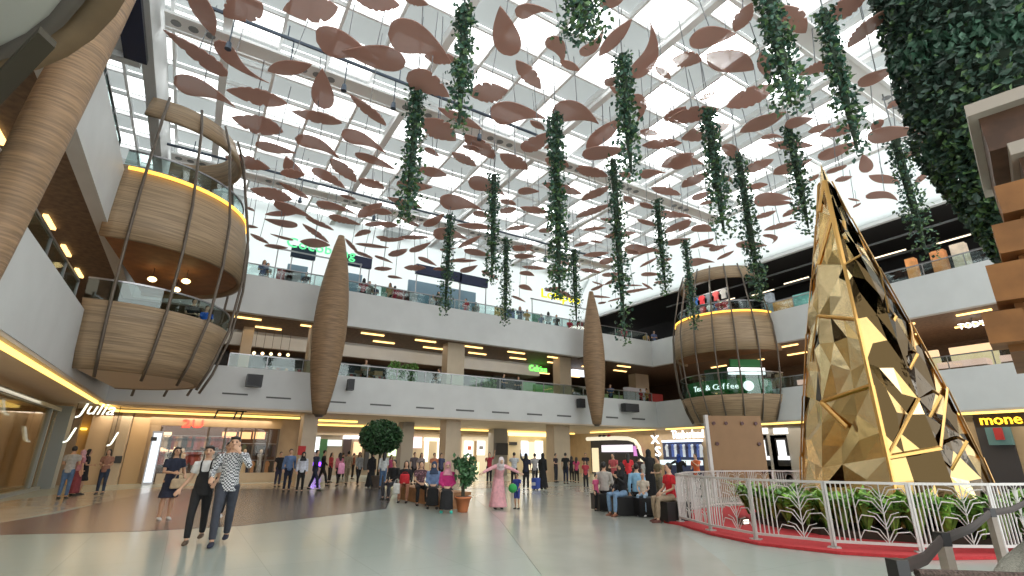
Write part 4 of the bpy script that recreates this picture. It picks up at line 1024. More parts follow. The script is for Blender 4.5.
for k,(x,y,w,h,c,e,lab) in enumerate(((582,373,18,6,(.85,.9,1.),1.5,'white lit menu boards behind the second spire'),(575,359,28,3,(.9,.93,.9),1.2,'long white lit strip hanging beside the second spire'),(545,388,18,6,(.2,.6,.2),.4,'small green counter left of the second spire'),(612,397,22,5,(.5,.65,.3),.3,'green counter right of the second spire'),(637,392,20,8,(.7,.7,.75),.5,'white kiosk panel on the back middle floor at right'),(657,398,12,8,(.5,.06,.06),.2,'red kiosk beside the right pod'))):
    a,b,c2,d=bk(29.5 if k>1 else 30.5,x-w/2,y-h/2,x+w/2,y+h/2);vv=29.5 if k>1 else 30.5
    if k>1: c2=4.77
    o=MB().box((a,vv,c2),(b,vv+.4,d)).build('counter' if k>1 else 'light_panel',em('panel light '+'abcdef'[k],c,e) if k<2 else colr('counter paint '+'abcdef'[k],tuple(q*.7 for q in c),e*.3));tag(o,lab,'counter' if k>1 else 'light panel')
# trolleys of cafe bulbs at left end
for k in range(5):
    u,z=V(254+k*8.5,353+.5*k,30);o=thing('pendant_bulb','','lamp',(u,30,z));MB().tube([(0,0,8-z),(0,0,.06)],.01,4).build('cord',black,o);MB().ball((0,0,0),(.085,.085,.085),8,6).build('bulb',em('bulb light',(1,.7,.35),4.),o);tag(o,'round warm cafe bulb %s'%('next to the left pod','second from the left pod','third from the left pod','fourth from the left pod','nearest the first spire'[:26])[k],'lamp','cafe bulbs on the middle floor')
def small_plant(x,y,z,h,label,v=None):
    t=thing('potted_plant',label,'plant',(x,y,z));r_=random.Random(int(x*10));A=MB()
    for k in range(140): a=r_.uniform(0,6.28);rr=.32*math.sqrt(r_.random());cards(A,(rr*math.cos(a),rr*math.sin(a),h*r_.uniform(.45,1.)),.2,r_)
    A.build('foliage',lg2,t);MB().tube([(0,0,0),(0,0,.35)],[.16,.22],10).build('pot',colr('clay pot',(.35,.12,.05)),t);MB().tube([(0,0,.3),(0,0,h*.7)],.025,5).build('trunk',stemm,t)
for k,x in enumerate((393,404,412,478,487,495)):
    u=V(x,385,28.6)[0];small_plant(u,28.6+.4*(k%2),4.76,1.5 if k>2 else 1.9,'small potted plant on the middle floor balcony, %s'%('leftmost of six','second from left','third from left','fourth from left','fifth from left','rightmost of six')[k])
# cafe sets
for k,x in enumerate((470,482,508,556,585)):
    u=V(x,388,29.6)[0]
    t=thing('cafe_table','white cafe table on the middle floor, %s'%('leftmost','second from left','middle','second from right','rightmost')[k],'table',(u,29.8,4.76));MB().tube([(0,0,1.0),(0,0,1.05)],.45,14).build('tabletop',whitem,t);MB().tube([(0,0,0),(0,0,1.0)],.05,6).build('pedestal',steel,t);MB().tube([(0,0,0),(0,0,.03)],.25,10).build('foot',steel,t)
# speakers on fascia
for k,(x,y,w,h) in enumerate(((254,381,16,12),(350,385,6,11),(580,403.5,5,9),(629,408,14,8))):
    a,b,c,d=bk(26.1,x-w/2,y-h/2,x+w/2,y+h/2)
    t=thing('wall_speaker','black loudspeaker on the lower white band, %s'%('left of the first spire','just right of the first spire','just left of the second spire','right of the second spire')[k],'speaker')
    MB().box((a,25.8,c),(b,26.2,d)).build('cabinet',black,t);MB().box(((a+b)/2-.04,26.2,(c+d)/2-.1),((a+b)/2+.04,26.4,(c+d)/2+.1)).build('bracket',dark_metal,t);MB().box((a+.04,25.78,c+.04),(b-.04,25.8,d-.04)).build('grille',mat('grille',(.04,.04,.045),.7),t)
sl=mat('dark slot',(.10,.10,.10),.6)
for k,(x0,x1,y) in enumerate(((222,248,394),(266,291,398),(323,346,402),(370,391,405),(416,434,408),(456,474,410.5),(492,509,412.5),(527,542,414.5),(557,571,416),(606,618,417.5),(632,645,419))):
    a,b,c,d=bk(26.4,x0,y-.8,x1,y+.8);t=MB().box((a,26.385,c),(b,26.41,d)).build('air_slot',sl);tag(t,'thin dark air slot on the lower white band, number %s from the left'%('one','two','three','four','five','six','seven','eight','nine','ten','eleven')[k],'air vent')
# frame fixture hanging bottom left
t=thing('ceiling_frame','dark rectangular spotlight frame under the ceiling left of the first column','light fixture')
a,b,c,d=bk(29,217,411,246,419)
MB().tube([(a,29,d),(b,29,d)],.035,5).build('bar',black,t);
for q in (a,(a+b)/2+.2,b-.15): MB().tube([(q,29,d),(q-.1,29,c)],.045,5).build('spotlight',black,t);MB().tube([(q,29,d),(q,29,3.6)],.02,4).build('hanger',black,t)
# ================================================================= GREEN KIOSK IN RIGHT POD
kg=colr('kiosk green',(.015,.16,.035),.06)
t=thing('green_kiosk','green drinks kiosk with white lettering inside the right wooden pod','kiosk',(29.0,20.1,0))
arc_band(None,PI*.80,PI*1.42,[(4.98,3.0),(5.85,3.0)],30,.2).build('sign_band',kg,t,True)
arc_band(None,PI*.9,PI*1.35,[(4.5,2.6),(4.98,2.8)],30,.2).build('counter',kg,t,True)
A0=FA2=math.atan2(-20.1,-29.0)
def onarc(s,a,r,z,size,m,parent,sx=1.,step=.1):
    for i,ch in enumerate(s):
        if ch==' ': continue
        aa=a+step*i;text(ch,size,m,(r*math.cos(aa),r*math.sin(aa),z),(PI/2,0,aa+PI/2),parent,.02,name='letter',sx=sx)
wk=em('kiosk white letters',(1,1,1),1.6)
onarc('Tea & Coffee',PI*.93,3.05,5.42,.46,wk,t,1.1,.078)
ang_=PI*1.27;MB().tube([(3.0*math.cos(ang_),3.0*math.sin(ang_),5.42),(3.07*math.cos(ang_),3.07*math.sin(ang_),5.42)],.29,16).build('round_logo',wk,t)
ang_=PI*1.33
for q,(z,m,w) in enumerate(((6.95,kg,.95),(6.45,wk,1.1))):
    R=Matrix.Rotation(ang_+PI/2,3,'Z');MB().box((-w,-.1,z-.2),(w,.1,z+.2),R,(1.8*math.cos(ang_),1.8*math.sin(ang_),0)).build(('green_menu_board','white_menu_board')[q],m,t)
MB().box((-1.,-1.2,4.5),(1.2,1.4,6.9)).build('back_cabinet',colr('dark green wall',(.02,.07,.03)),t)
# ================================================================= LEVEL 3
navy=colr('navy sign board',(.008,.014,.05));tealm=colr('teal counter',(.2,.33,.36))
def kiosk(label,V0,x0,x1,ytop,ybot,cm):
    a,b,c,d=bk(V0,x0,ytop,x1,ybot);t=thing('shop_kiosk',label,'kiosk',(a,V0,9.26));w=b-a
    MB().box((0,0,1.0),(w,1.8,1.0+.08)).build('counter_top',whitem,t);MB().box((0.05,.05,0),(w-.05,1.7,1.0)).build('counter',cm,t)
    z=d-9.26;MB().box((0,0,z-.65),(w,.25,z)).build('sign_board',navy,t)
    MB().box((0.1,1.6,1.0),(w-.1,1.75,z-.6)).build('back_shelf',colr('kiosk shelf blue',(.12,.2,.26),.1),t)
    for q in (.06,w-.12): MB().box((q,.1,1.),(q+.06,.16,z-.6)).build('post',steel,t)
kiosk('dark blue kiosk under the green lettering, top floor left of the spire',29.2,291,316,247,262,tealm)
kiosk('dark blue kiosk top floor just right of the first spire',29.2,345,372,256,270,tealm)
kiosk('long dark blue kiosk top floor among the vines',29.2,416,462,268,284,colr('orange counter',(.5,.16,.08)))
kiosk('dark blue kiosk top floor right of the first vine pair',29.2,460,488,276,290,tealm)
t=thing('green_sign','green looping letter sign above the top floor kiosk','sign');u,z=V(322,249,28.8);text('Cocobong',.8,em('soft green letters',(.12,.75,.3),1.2),(u,28.8,z),(PI/2,0,0),t,.05,sx=1.15);MB().box((u-2.4,28.85,z-.5),(u+2.4,28.9,z-.42)).build('mounting_bar',steel,t)
for k_,uu in enumerate((u-2.3,u+2.3)): MB().box((uu,28.85,9.27),(uu+.06,28.9,z-.4)).build('support_post',steel,t)
t=thing('yellow_sign','yellow lettering sign on the top floor left of the second spire','sign');u,z=V(561,297,28.8);text('Lollipop',.95,em('yellow sign letters',(1.,.9,.0),1.8),(u,28.8,z),(PI/2,0,0),t,.05,sx=1.2);MB().box((u-2.7,28.85,z-.6),(u+2.7,28.9,z-.5)).build('mounting_bar',steel,t)
for uu in (u-2.6,u+2.6): MB().box((uu,28.85,9.27),(uu+.06,28.9,z-.5)).build('support_post',steel,t)
# right top floor: murals and counters
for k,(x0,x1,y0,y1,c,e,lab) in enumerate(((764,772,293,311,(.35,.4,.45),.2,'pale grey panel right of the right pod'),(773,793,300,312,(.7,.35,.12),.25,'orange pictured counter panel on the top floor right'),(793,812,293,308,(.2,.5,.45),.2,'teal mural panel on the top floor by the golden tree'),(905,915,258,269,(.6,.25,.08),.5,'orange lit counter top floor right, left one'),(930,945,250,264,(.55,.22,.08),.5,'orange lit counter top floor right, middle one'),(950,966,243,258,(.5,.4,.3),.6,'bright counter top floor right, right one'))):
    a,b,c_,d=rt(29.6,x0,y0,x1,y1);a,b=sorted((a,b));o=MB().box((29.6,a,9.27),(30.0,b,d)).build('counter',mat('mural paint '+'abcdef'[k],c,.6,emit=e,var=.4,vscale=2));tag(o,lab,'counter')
for k in range(7):
    o=MB().box((31+.5*(k%2),5+k*2.6,12.1),(31.06+.5*(k%2),6.6+k*2.6,12.16)).build('strip_light',em('dim strip',(1.,.85,.6),2.));tag(o,'thin strip light in the black void, %s from camera'%('first','second','third','fourth','fifth','sixth','seventh')[k],'light')
ts=thing('white_sign','white lit lettering on the middle floor behind the golden tree','sign');v,z=U(972,325,31.5);text("TOD'S",.38,wl,(31.5,v,z),(PI/2,0,-PI/2),ts,.04,sx=1.);MB().box((31.52,v-.04,z),(31.6,v+.04,7.98)).build('hanger',steel,ts)
for k in range(5):
    a=6+k*2.4;t=thing('shop_counter','lit display counter on the right middle floor, %s from camera'%('first','second','third','fourth','fifth')[k],'counter',(31.5,a,4.76));MB().box((0,0,0),(.8,1.9,1.)).build('counter',colr('counter brown',(.25,.13,.08)),t);MB().box((0,0,1.0),(.8,1.9,1.3)).build('glass_case',em('case light',(1.,.6,.5),1.),t);MB().box((2.,0,1.2),(2.2,1.9,2.3)).build('back_display',em('display light',(1.,.75,.45),.8),t)
# ================================================================= ROUND TREE + POTTED PLANT ON THE FLOOR
u,z=V(381,437,25.3)
t=thing('round_tree','ball-shaped dark green tree standing behind the seated group','tree',(u,25.3,0));r_=random.Random(4);A=MB();zc2=z
for k in range(2600):
    d=Vector((r_.gauss(0,1),r_.gauss(0,1),r_.gauss(0,1))).normalized()*r_.uniform(.75,1.05);cards(A,(d.x*1.0,d.y*1.0,zc2+d.z*.80),r_.uniform(.12,.2),r_)
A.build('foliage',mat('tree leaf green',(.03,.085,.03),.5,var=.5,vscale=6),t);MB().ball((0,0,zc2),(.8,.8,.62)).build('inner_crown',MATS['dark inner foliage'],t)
MB().tube([(0,0,.5),(.03,0,1.4),(0,0,zc2-.4)],[.07,.06,.05],8).build('trunk',stemm,t);MB().tube([(0,0,0),(0,0,.55)],[.28,.38],14).build('planter',colr('dark planter',(.08,.06,.05)),t)
pu,pv=6.75,13.5
t=thing('potted_plant','leafy plant in terracotta pot beside the seated women','plant',(pu,pv,0));A=MB();r_=random.Random(5)
for k in range(9):
    a=r_.uniform(0,6.28);tip=Vector((.27*math.cos(a),.27*math.sin(a),r_.uniform(1.05,1.5)))
    for q in range(46): f=r_.uniform(.35,1.);cards(A,Vector((0,0,.5)).lerp(tip,f)+Vector((r_.gauss(0,.07),r_.gauss(0,.07),r_.gauss(0,.06))),r_.uniform(.1,.17),r_,down=1.)
A.build('foliage',mat('pot plant leaf',(.05,.13,.05),.45,var=.5,vscale=6),t)
for k in range(3): MB().tube([(0.03*k-.03,0,.3),(.05*k-.05,.03*k,.9),(.14*(k-1),.1*(k-1),1.4)],[.025,.02,.012],6).build('stem',stemm,t)
MB().tube([(0,0,0),(0,0,.04),(0,0,.34),(0,0,.34),(0,0,.40)],[.13,.14,.21,.235,.235],18).build('pot',mat('terracotta',(.50,.16,.06),.6),t,True);MB().tube([(0,0,.36),(0,0,.405)],.2,14).build('soil',MATS['dark soil'],t)

# extra displays along the back top floor and the dim middle floor
for k in range(11):
    x=(274,283,325,332,382,398,406,496,506,533,577)[k];u=V(x,285,28.2)[0]
    t=thing('display_stand','low goods display stand at the back top floor railing, %s'%('first from the left pod','second from left','third from left, by the spire','fourth from left','fifth from left','sixth from left','seventh from left','eighth from left','ninth from left','tenth, left of the yellow sign','last, by the second spire')[k],'display stand',(u,28.3,9.26))
    c=((.05,.08,.2),(.5,.1,.1),(.1,.25,.3),(.5,.5,.5),(.05,.05,.06))[k%5]
    MB().box((0,0,0),(.9,.6,1.0)).build('cabinet',colr('display cabinet '+'abcde'[k%5],c),t);MB().box((.05,.1,1.0),(.85,.15,1.75)).build('back_board',colr('display board '+'abcde'[(k+2)%5],((.3,.05,.05),(.06,.1,.25),(.4,.4,.42),(.1,.3,.2),(.5,.35,.1))[(k*2)%5]),t)
    for q in range(3): MB().box((.1+q*.27,.2,1.0),(.28+q*.27,.4,1.18+.08*q)).build('boxed_goods',colr('goods '+'abcde'[(q+k)%5],(.3,.3,.3)),t)
for k in range(9):
    x=(262,275,288,345,356,368,381,430,437)[k];u=V(x,372,32.0)[0]
    t=thing('clothes_stand','dim goods rack on the back middle floor, %s'%('first from left pod','second from left pod','third, left of the spire','fourth, right of the spire','fifth','sixth','seventh','eighth','ninth, by the beige column')[k],'rack',(u,31.9,4.76))
    MB().box((0,0,1.5),(1.1,.04,1.54)).build('rail',steel,t)
    for q in (0.,1.06): MB().box((q,0,0),(q+.04,.04,1.5)).build('post',steel,t)
    for q in range(5):
        m=MB();garment(m,.2+q*.19,.0,1.46,.2,.8);m.build('garment',garment_m((k*3+q)%10),t)

t=thing('goods_stall','stall with red, blue and white goods on the upper deck of the right pod','stall',(28.2,20.0,9.31))
MB().box((-.9,-1.4,0),(.9,1.4,1.0)).build('counter',colr('stall brown',(.2,.12,.07)),t)
for k,c in enumerate(((.55,.03,.04),(.04,.15,.45),(.6,.58,.55),(.5,.05,.05),(.08,.1,.12))):
    for r2 in (0,1):
        m=MB();garment(m,-.95,-1.15+k*.55,1.55+r2*.75,.34,.6,'v');m.build('hanging_garment',colr('stall cloth '+'abcde'[(k+2*r2)%5],((.55,.03,.04),(.04,.15,.45),(.6,.58,.55),(.5,.05,.05),(.08,.1,.12))[(k+2*r2)%5]),t)
for r2 in (0,1): MB().box((-.95,-1.5,1.55+r2*.75),(-.9,1.5,1.6+r2*.75)).build('rail',steel,t)
for y_ in (-1.5,1.45): MB().box((-.95,y_,0),(-.9,y_+.05,2.35)).build('post',steel,t)
# ================================================================= PEOPLE
skin_t={'a':(.55,.33,.22),'b':(.47,.27,.17),'c':(.62,.40,.28)}
def skin(k='a'): return mat('skin tone '+k,skin_t[k],.55)
hairm=mat('black hair',(.012,.010,.010),.45,var=.3,vscale=30,vstretch=(4,4,1))
shoe_m=lambda c:cloth(c)
CL={}
def cloth(c,kind=None):
    key=(tuple(round(q,3) for q in c),kind)
    if key in CL: return CL[key]
    n='cloth %02d'%len(CL)
    m=mat(n,c,.85,var=.12,vscale=12,bump=.25)
    if kind=='check':
        nt=m.node_tree;b=nt.nodes['Principled BSDF']
        tc=nt.nodes.new('ShaderNodeTexCoord');mp=nt.nodes.new('ShaderNodeMapping');mp.inputs['Scale'].default_value=(38,38,38)
        ck=nt.nodes.new('ShaderNodeTexChecker');ck.inputs['Scale'].default_value=1.
        ck.inputs['Color1'].default_value=(.62,.64,.66,1);ck.inputs['Color2'].default_value=(.015,.017,.03,1)
        nt.links.new(tc.outputs['Object'],mp.inputs[0]);nt.links.new(mp.outputs[0],ck.inputs['Vector']);nt.links.new(ck.outputs[0],b.inputs['Base Color'])
    if kind=='pattern':
        nt=m.node_tree;b=nt.nodes['Principled BSDF'];tc=nt.nodes.new('ShaderNodeTexCoord');v=nt.nodes.new('ShaderNodeTexVoronoi');v.inputs['Scale'].default_value=16
        r=nt.nodes.new('ShaderNodeValToRGB');r.color_ramp.elements[0].color=(.5,.25,.3,1);r.color_ramp.elements[1].color=(c[0],c[1],c[2],1);r.color_ramp.elements[1].position=.5
        nt.links.new(tc.outputs['Object'],v.inputs['Vector']);nt.links.new(v.outputs['Distance'],r.inputs[0]);nt.links.new(r.outputs[0],b.inputs['Base Color'])
    CL[key]=m;return m
def remesh(o,vox,sm=3):
    m=o.modifiers.new('blend','REMESH');m.mode='VOXEL';m.voxel_size=vox;m.use_smooth_shade=True
    s=o.modifiers.new('soften','SMOOTH');s.factor=.5;s.iterations=sm
def lerp(a,b,t): return a+(b-a)*t
def person(label,x,yh,yf,h,face,top=(.2,.2,.2),bot=(.05,.05,.07),pose='stand',arms=('down','down'),legs='trousers',hair='short',hcol=None,
           sleeves='short',near=False,shoe=(.03,.03,.03),fem=False,sk='a',group=None,tkind=None,pos=None,z0=0.,robe=False,lean=0.,headtilt=0.,name='person',straps=None,seat=.45,hidefeet=False):
    if pos is None:
        if yf>=500 or pose=='sit': pos=H(x,yf,0)
        else:
            r=uvray(x,yf);hd=Vector((r[0],r[1])).normalized();best=None
            for k in range(120):
                d=9+k*.25;q=hd*d
                a=PJ(q.x,q.y,0);b2=PJ(q.x,q.y,h);e=abs((a[1]-b2[1])-(yf-yh))
                if best is None or e<best[0]: best=(e,q)
            pos=(best[1].x,best[1].y)
    P_=Vector((pos[0],pos[1]));tc2=(-P_).normalized();f=math.radians(face)
    fx,fy=tc2.x*math.cos(f)-tc2.y*math.sin(f),tc2.x*math.sin(f)+tc2.y*math.cos(f)
    rz=math.atan2(fy,fx)-PI/2
    t=thing(name,label,'person',(pos[0],pos[1],z0),rz,group)
    n=12 if near else 9
    V3=Vector
    sw=(.108 if fem else .122)*h;hw=.052*h
    dist=P_.length;vox=.014 if near else (.02 if dist<18 else .028)
    if pose=='sit': hz=seat+.08
    else: hz=.525*h
    up=V3((0,math.sin(lean),math.cos(lean)))
    hip=V3((0,0,hz));sh=hip+up*(.295*h);nk=hip+up*(.335*h);hd=nk+V3((0,.012*h+.3*math.sin(lean)*.07*h,0))+V3((0,math.sin(lean+headtilt),math.cos(lean+headtilt)))*(.075*h)
    # legs
    L=[]
    for s in (-1,1):
        hp=hip+V3((s*hw,0,-.01*h))
        if pose=='sit':
            kn=V3((s*(hw+.03*h),.25*h,seat+.07));an=V3((s*(hw+.03*h),.27*h if s<0 else .22*h,.07))
        elif pose=='walk':
            kn=V3((s*hw*.9,s*.09*h+.02*h,.285*h));an=V3((s*hw*.7,s*.15*h,.05*h if s>0 else .075*h))
        else:
            kn=V3((s*hw*1.05,.01*h,.285*h));an=V3((s*hw*1.15,-.005*h,.045*h))
        L.append((hp,kn,an))
    # arms
    A=[]
    for s,ap in zip((-1,1),arms):
        shp=sh+V3((s*sw*.88,0,-.005*h))
        if ap=='down': el=shp+V3((s*.03*h,-.02*h,-.17*h));ha=el+V3((s*.008*h,.035*h,-.145*h))
        elif ap=='swing': el=shp+V3((s*.03*h,-.07*h,-.155*h));ha=el+V3((s*.01*h,.03*h,-.145*h))
        elif ap=='fwd': el=shp+V3((s*.02*h,.06*h,-.155*h));ha=el+V3((0,.10*h,-.10*h))
        elif ap=='front': el=shp+V3((s*.03*h,.02*h,-.165*h));ha=el+V3((-s*.09*h,.12*h,-.01*h))
        elif ap=='lap': el=shp+V3((s*.03*h,.03*h,-.16*h));ha=el+V3((-s*.08*h,.13*h,-.06*h))
        elif ap=='phone': el=shp+V3((s*.02*h,.09*h,-.12*h));ha=el+V3((-s*.05*h,.10*h,.09*h))
        elif ap=='face': el=shp+V3((s*.07*h,.09*h,-.10*h));ha=el+V3((-s*.11*h,.03*h,.135*h))
        elif ap=='up': el=shp+V3((s*.06*h,.09*h,.07*h));ha=el+V3((s*.01*h,.05*h,.14*h))
        elif ap=='out': el=shp+V3((s*.14*h,.03*h,-.06*h));ha=el+V3((s*.11*h,.06*h,-.05*h))
        elif ap=='hold': el=shp+V3((s*.05*h,-.01*h,-.16*h));ha=el+V3((s*.07*h,.05*h,-.11*h))
        elif ap=='link': el=shp+V3((s*.05*h,.01*h,-.16*h));ha=el+V3((-s*.015*h,.10*h,-.05*h))
        A.append((shp,el,ha))
    B=MB()
    r=h
    # torso, neck, head
    B.tube([hip-up*.03*h,hip+up*.05*h,hip+up*.13*h,hip+up*.22*h,sh,nk],[(.085*r,.062*r),(.083*r,.06*r),(.072*r,.052*r),(.088*r,.062*r),(.085*r,.05*r),(.032*r,.034*r)],n,ax=(1,0,0))
    B.tube([nk-up*.02*h,hd-V3((0,.0,.02*h))],[.032*r,.03*r],n)
    B.ball(hd,(.044*r,.053*r,.062*r),12,9);B.ball(hd+V3((0,.018*h,-.030*h)),(.030*r,.030*r,.030*r),10,7)
    if near:
        B.tube([hd+V3((0,.052*h,.008*h)),hd+V3((0,.064*h,-.010*h)),hd+V3((0,.055*h,-.016*h))],[.006*h,.011*h,.008*h],8)
        for s in (-1,1): B.ball(hd+V3((s*.045*h,.0,-.004*h)),(.008*h,.014*h,.02*h),8,6)
    for s,(a,b2,c) in zip((-1,1),A):
        B.tube([a+V3((-s*.02*h,0,.0)),a,lerp(a,b2,.5),b2,lerp(b2,c,.4),c],[.026*r,.029*r,.025*r,.021*r,.021*r,.014*r],n)
        d=(c-b2).normalized();px_=d.cross(V3((0,1,0.2))).normalized();up_=px_.cross(d)
        B.tube([c-d*.005*h,c+d*.02*h,c+d*.05*h],[(.014*r,.011*r),(.023*r,.013*r),(.021*r,.011*r)],8,ax=tuple(px_))
        fr=.0062*h if near else .0075*h
        for q in range(4):
            o=px_*((q-1.5)*.0115*h);ln=(.038,.044,.041,.032)[q]*h
            B.tube([c+d*.042*h+o,c+d*(.045*h+ln*.5)+o-up_*.003*h,c+d*(.045*h+ln*.9)+o-up_*.012*h],[fr,fr*.95,fr*.75],6)
        B.tube([c+d*.012*h-px_*s*-.0*h+px_*(-s)*.018*h,c+d*.035*h+px_*(-s)*.034*h,c+d*.052*h+px_*(-s)*.036*h],[fr*1.15,fr*1.1,fr*.85],6)
    for s,(a,b2,c) in zip((-1,1),L):
        B.tube([a+V3((0,0,.02*h)),lerp(a,b2,.4),b2,lerp(b2,c,.35),lerp(b2,c,.8),c],[.05*r,.045*r,.031*r,.033*r,.021*r,.02*r],n)
        B.tube([c+V3((0,-.02*h,-.02*h)),c+V3((0,.03*h,-.025*h)),c+V3((0,.085*h,-.032*h))],[(.02*r,.02*r),(.024*r,.017*r),(.02*r,.010*r)],8,ax=(1,0,0))
    bo=B.build('body',skin(sk),t,True);remesh(bo,vox*(.75 if near else 1),2)
    # eyes, brows, mouth
    if near or dist<17:
        for s in (-1,1):
            MB().ball(hd+V3((s*.019*h,.046*h,.008*h)),(.0085*h,.006*h,.005*h),8,6).build('eye',mat('dark eye',(.015,.01,.01),.2),t,True)
        MB().tube([hd+V3((-.014*h,.050*h,-.030*h)),hd+V3((0,.054*h,-.031*h)),hd+V3((.014*h,.050*h,-.030*h))],.004*h,6).build('mouth',mat('lips',(.32,.11,.09),.5),t,True)
        if near:
            for s in (-1,1): MB().tube([hd+V3((s*.010*h,.052*h,.019*h)),hd+V3((s*.028*h,.046*h,.020*h))],.0028*h,5).build('eyebrow',hairm,t)
    # top
    T=MB();e=.010*h
    if not robe:
        bt=-.045*h if pose!='sit' else .0
        T.tube([hip+up*bt,hip+up*.05*h,hip+up*.13*h,hip+up*.22*h,sh+up*.0,nk-up*.012*h],[(.094*r,.072*r),(.092*r,.070*r),(.082*r,.062*r),(.096*r,.070*r),(.092*r,.056*r),(.042*r,.042*r)],n,ax=(1,0,0))
    else:
        T.tube([hip+up*.0,hip+up*.05*h,hip+up*.13*h,hip+up*.22*h,sh,nk-up*.012*h],[(.10*r,.08*r),(.094*r,.074*r),(.084*r,.064*r),(.096*r,.070*r),(.092*r,.056*r),(.042*r,.042*r)],n,ax=(1,0,0))
        zt=.06 if robe!='knee' else .30*h
        if pose=='sit':
            T.tube([hip,V3((0,.13*h,seat+.10)),V3((0,.26*h,seat+.07)),V3((0,.28*h,seat*.5)),V3((0,.27*h,.10))],[(.11*r,.075*r),(.12*r,.07*r),(.115*r,.06*r),(.12*r,.07*r),(.13*r,.09*r)],n,ax=(1,0,0))
        else:
            T.tube([hip+up*.02*h,V3((0,0,hz*.75)),V3((0,0,lerp(hz,zt,.7))),V3((0,0,zt))],[(.10*r,.08*r),(.118*r,.10*r),(.145*r,.125*r),(.175*r,.15*r)] if robe!='knee' else [(.10*r,.08*r),(.108*r,.095*r),(.118*r,.11*r),(.13*r,.125*r)],n,ax=(1,0,0))
    for s,(a,b2,c) in zip((-1,1),A):
        if sleeves=='short': T.tube([a+V3((-s*.03*h,0,0)),a,lerp(a,b2,.65)],[.036*r,.042*r,.037*r],n)
        elif sleeves=='long': T.tube([a+V3((-s*.03*h,0,0)),a,lerp(a,b2,.5),b2,lerp(b2,c,.92)],[.036*r,.040*r,.034*r,.031*r,.024*r],n)
    to=T.build('robe' if robe else 'shirt',cloth(top,tkind),t,True);remesh(to,vox,3)
    if straps:
        S=MB();S.tube([hip+up*(-.05*h),hip+up*.05*h,hip+up*.13*h,hip+up*.20*h],[(.101*r,.079*r),(.098*r,.077*r),(.089*r,.070*r),(.075*r,.080*r)],n,ax=(1,0,0))
        for s in (-1,1): S.tube([hip+up*.19*h+V3((s*.045*h,.074*h,0)),sh+V3((s*.05*h,.058*h,.0)),sh+V3((s*.05*h,0,.035*h)),hip+up*.2*h+V3((s*.04*h,-.07*h,0))],.012*h,6)
        so=S.build('overall_bib',cloth(straps),t,True);remesh(so,vox,2)
    # bottoms
    if not robe or robe=='knee' and legs=='trousers':
        Q=MB()
        if legs=='skirt':
            if pose=='sit': Q.tube([hip-up*.02*h,V3((0,.13*h,seat+.09)),V3((0,.255*h,seat+.06)),V3((0,.28*h,seat*.5)),V3((0,.27*h,.10))],[(.10*r,.08*r),(.115*r,.07*r),(.11*r,.06*r),(.115*r,.07*r),(.125*r,.085*r)],n,ax=(1,0,0))
            else: Q.tube([hip+up*.03*h,V3((0,0,hz*.7)),V3((0,0,.09))],[(.092*r,.072*r),(.105*r,.09*r),(.12*r,.115*r)],n,ax=(1,0,0))
        else:
            Q.tube([hip+up*.05*h,hip-up*.035*h],[(.087*r,.066*r),(.092*r,.07*r)],n,ax=(1,0,0))
            for s,(a,b2,c) in zip((-1,1),L):
                e1=c if legs=='trousers' else lerp(b2,c,.1)
                if legs=='trousers': Q.tube([a+V3((0,0,.03*h)),lerp(a,b2,.4),b2,lerp(b2,c,.4),lerp(b2,c,.93)],[.056*r,.051*r,.039*r,.038*r,.031*r],n)
                else: Q.tube([a+V3((0,0,.03*h)),lerp(a,b2,.5),b2],[.056*r,.052*r,.046*r],n)
        qo=Q.build('skirt' if legs=='skirt' else 'trousers' if legs=='trousers' else 'shorts',cloth(bot),t,True);remesh(qo,vox,3)
    # shoes
    for s,(a,b2,c) in zip((-1,1),L):
        dz=c.z-.045*h
        MB().tube([c+V3((0,-.032*h,-.022*h)),c+V3((0,-.005*h,-.018*h)),c+V3((0,.045*h,-.028*h)),c+V3((0,.095*h,-.033*h))],[(.020*r,.018*r),(.026*r,.026*r),(.028*r,.018*r),(.018*r,.010*r)],10,ax=(1,0,0)).build('shoe',cloth(shoe),t,True)
    # hair / hood
    if hair=='hijab':
        q=hcol or top;Hm=MB()
        Hm.ball(hd+V3((0,-.010*h,.008*h)),(.056*h,.060*h,.070*h),12,9)
        Hm.tube([hd+V3((0,-.012*h,-.02*h)),hd+V3((0,-.004*h,-.065*h)),sh+up*.015*h+V3((0,.005*h,0)),sh-up*.05*h+V3((0,.012*h,0))],[(.055*r,.054*r),(.050*r,.048*r),(.082*r,.062*r),(.098*r,.078*r)],n,ax=(1,0,0))
        ho=Hm.build('headscarf',cloth(q),t,True);remesh(ho,vox*.9,2)
        MB().ball(hd+V3((0,.028*h,-.008*h)),(.033*h,.029*h,.043*h),12,9).build('face',skin(sk),t,True)
        for s in (-1,1): MB().ball(hd+V3((s*.015*h,.055*h,.002*h)),(.007*h,.004*h,.004*h),6,5).build('eye',mat('dark eye',(.015,.01,.01),.2),t,True)
    else:
        Hm=MB();Hm.ball(hd+V3((0,-.012*h,.014*h)),(.050*h,.053*h,.060*h),12,9)
        if near: 
            for q in range(7): Hm.ball(hd+V3(((q-3)*.012*h,.034*h-.0015*h*(q-3)**2,.050*h)),(.013*h,.016*h,.014*h),7,5)
        if hair=='long':
            Hm.tube([hd+V3((0,-.03*h,.02*h)),hd+V3((0,-.042*h,-.04*h)),sh+V3((0,-.055*h,.0)),sh+V3((0,-.062*h,-.07*h))],[(.045*r,.03*r),(.050*r,.028*r),(.052*r,.024*r),(.036*r,.014*r)],n,ax=(1,0,0))
            for s in (-1,1): Hm.tube([hd+V3((s*.042*h,.0,.02*h)),hd+V3((s*.048*h,-.004*h,-.05*h)),sh+V3((s*.05*h,.02*h,.0))],[.018*r,.017*r,.010*r],8)
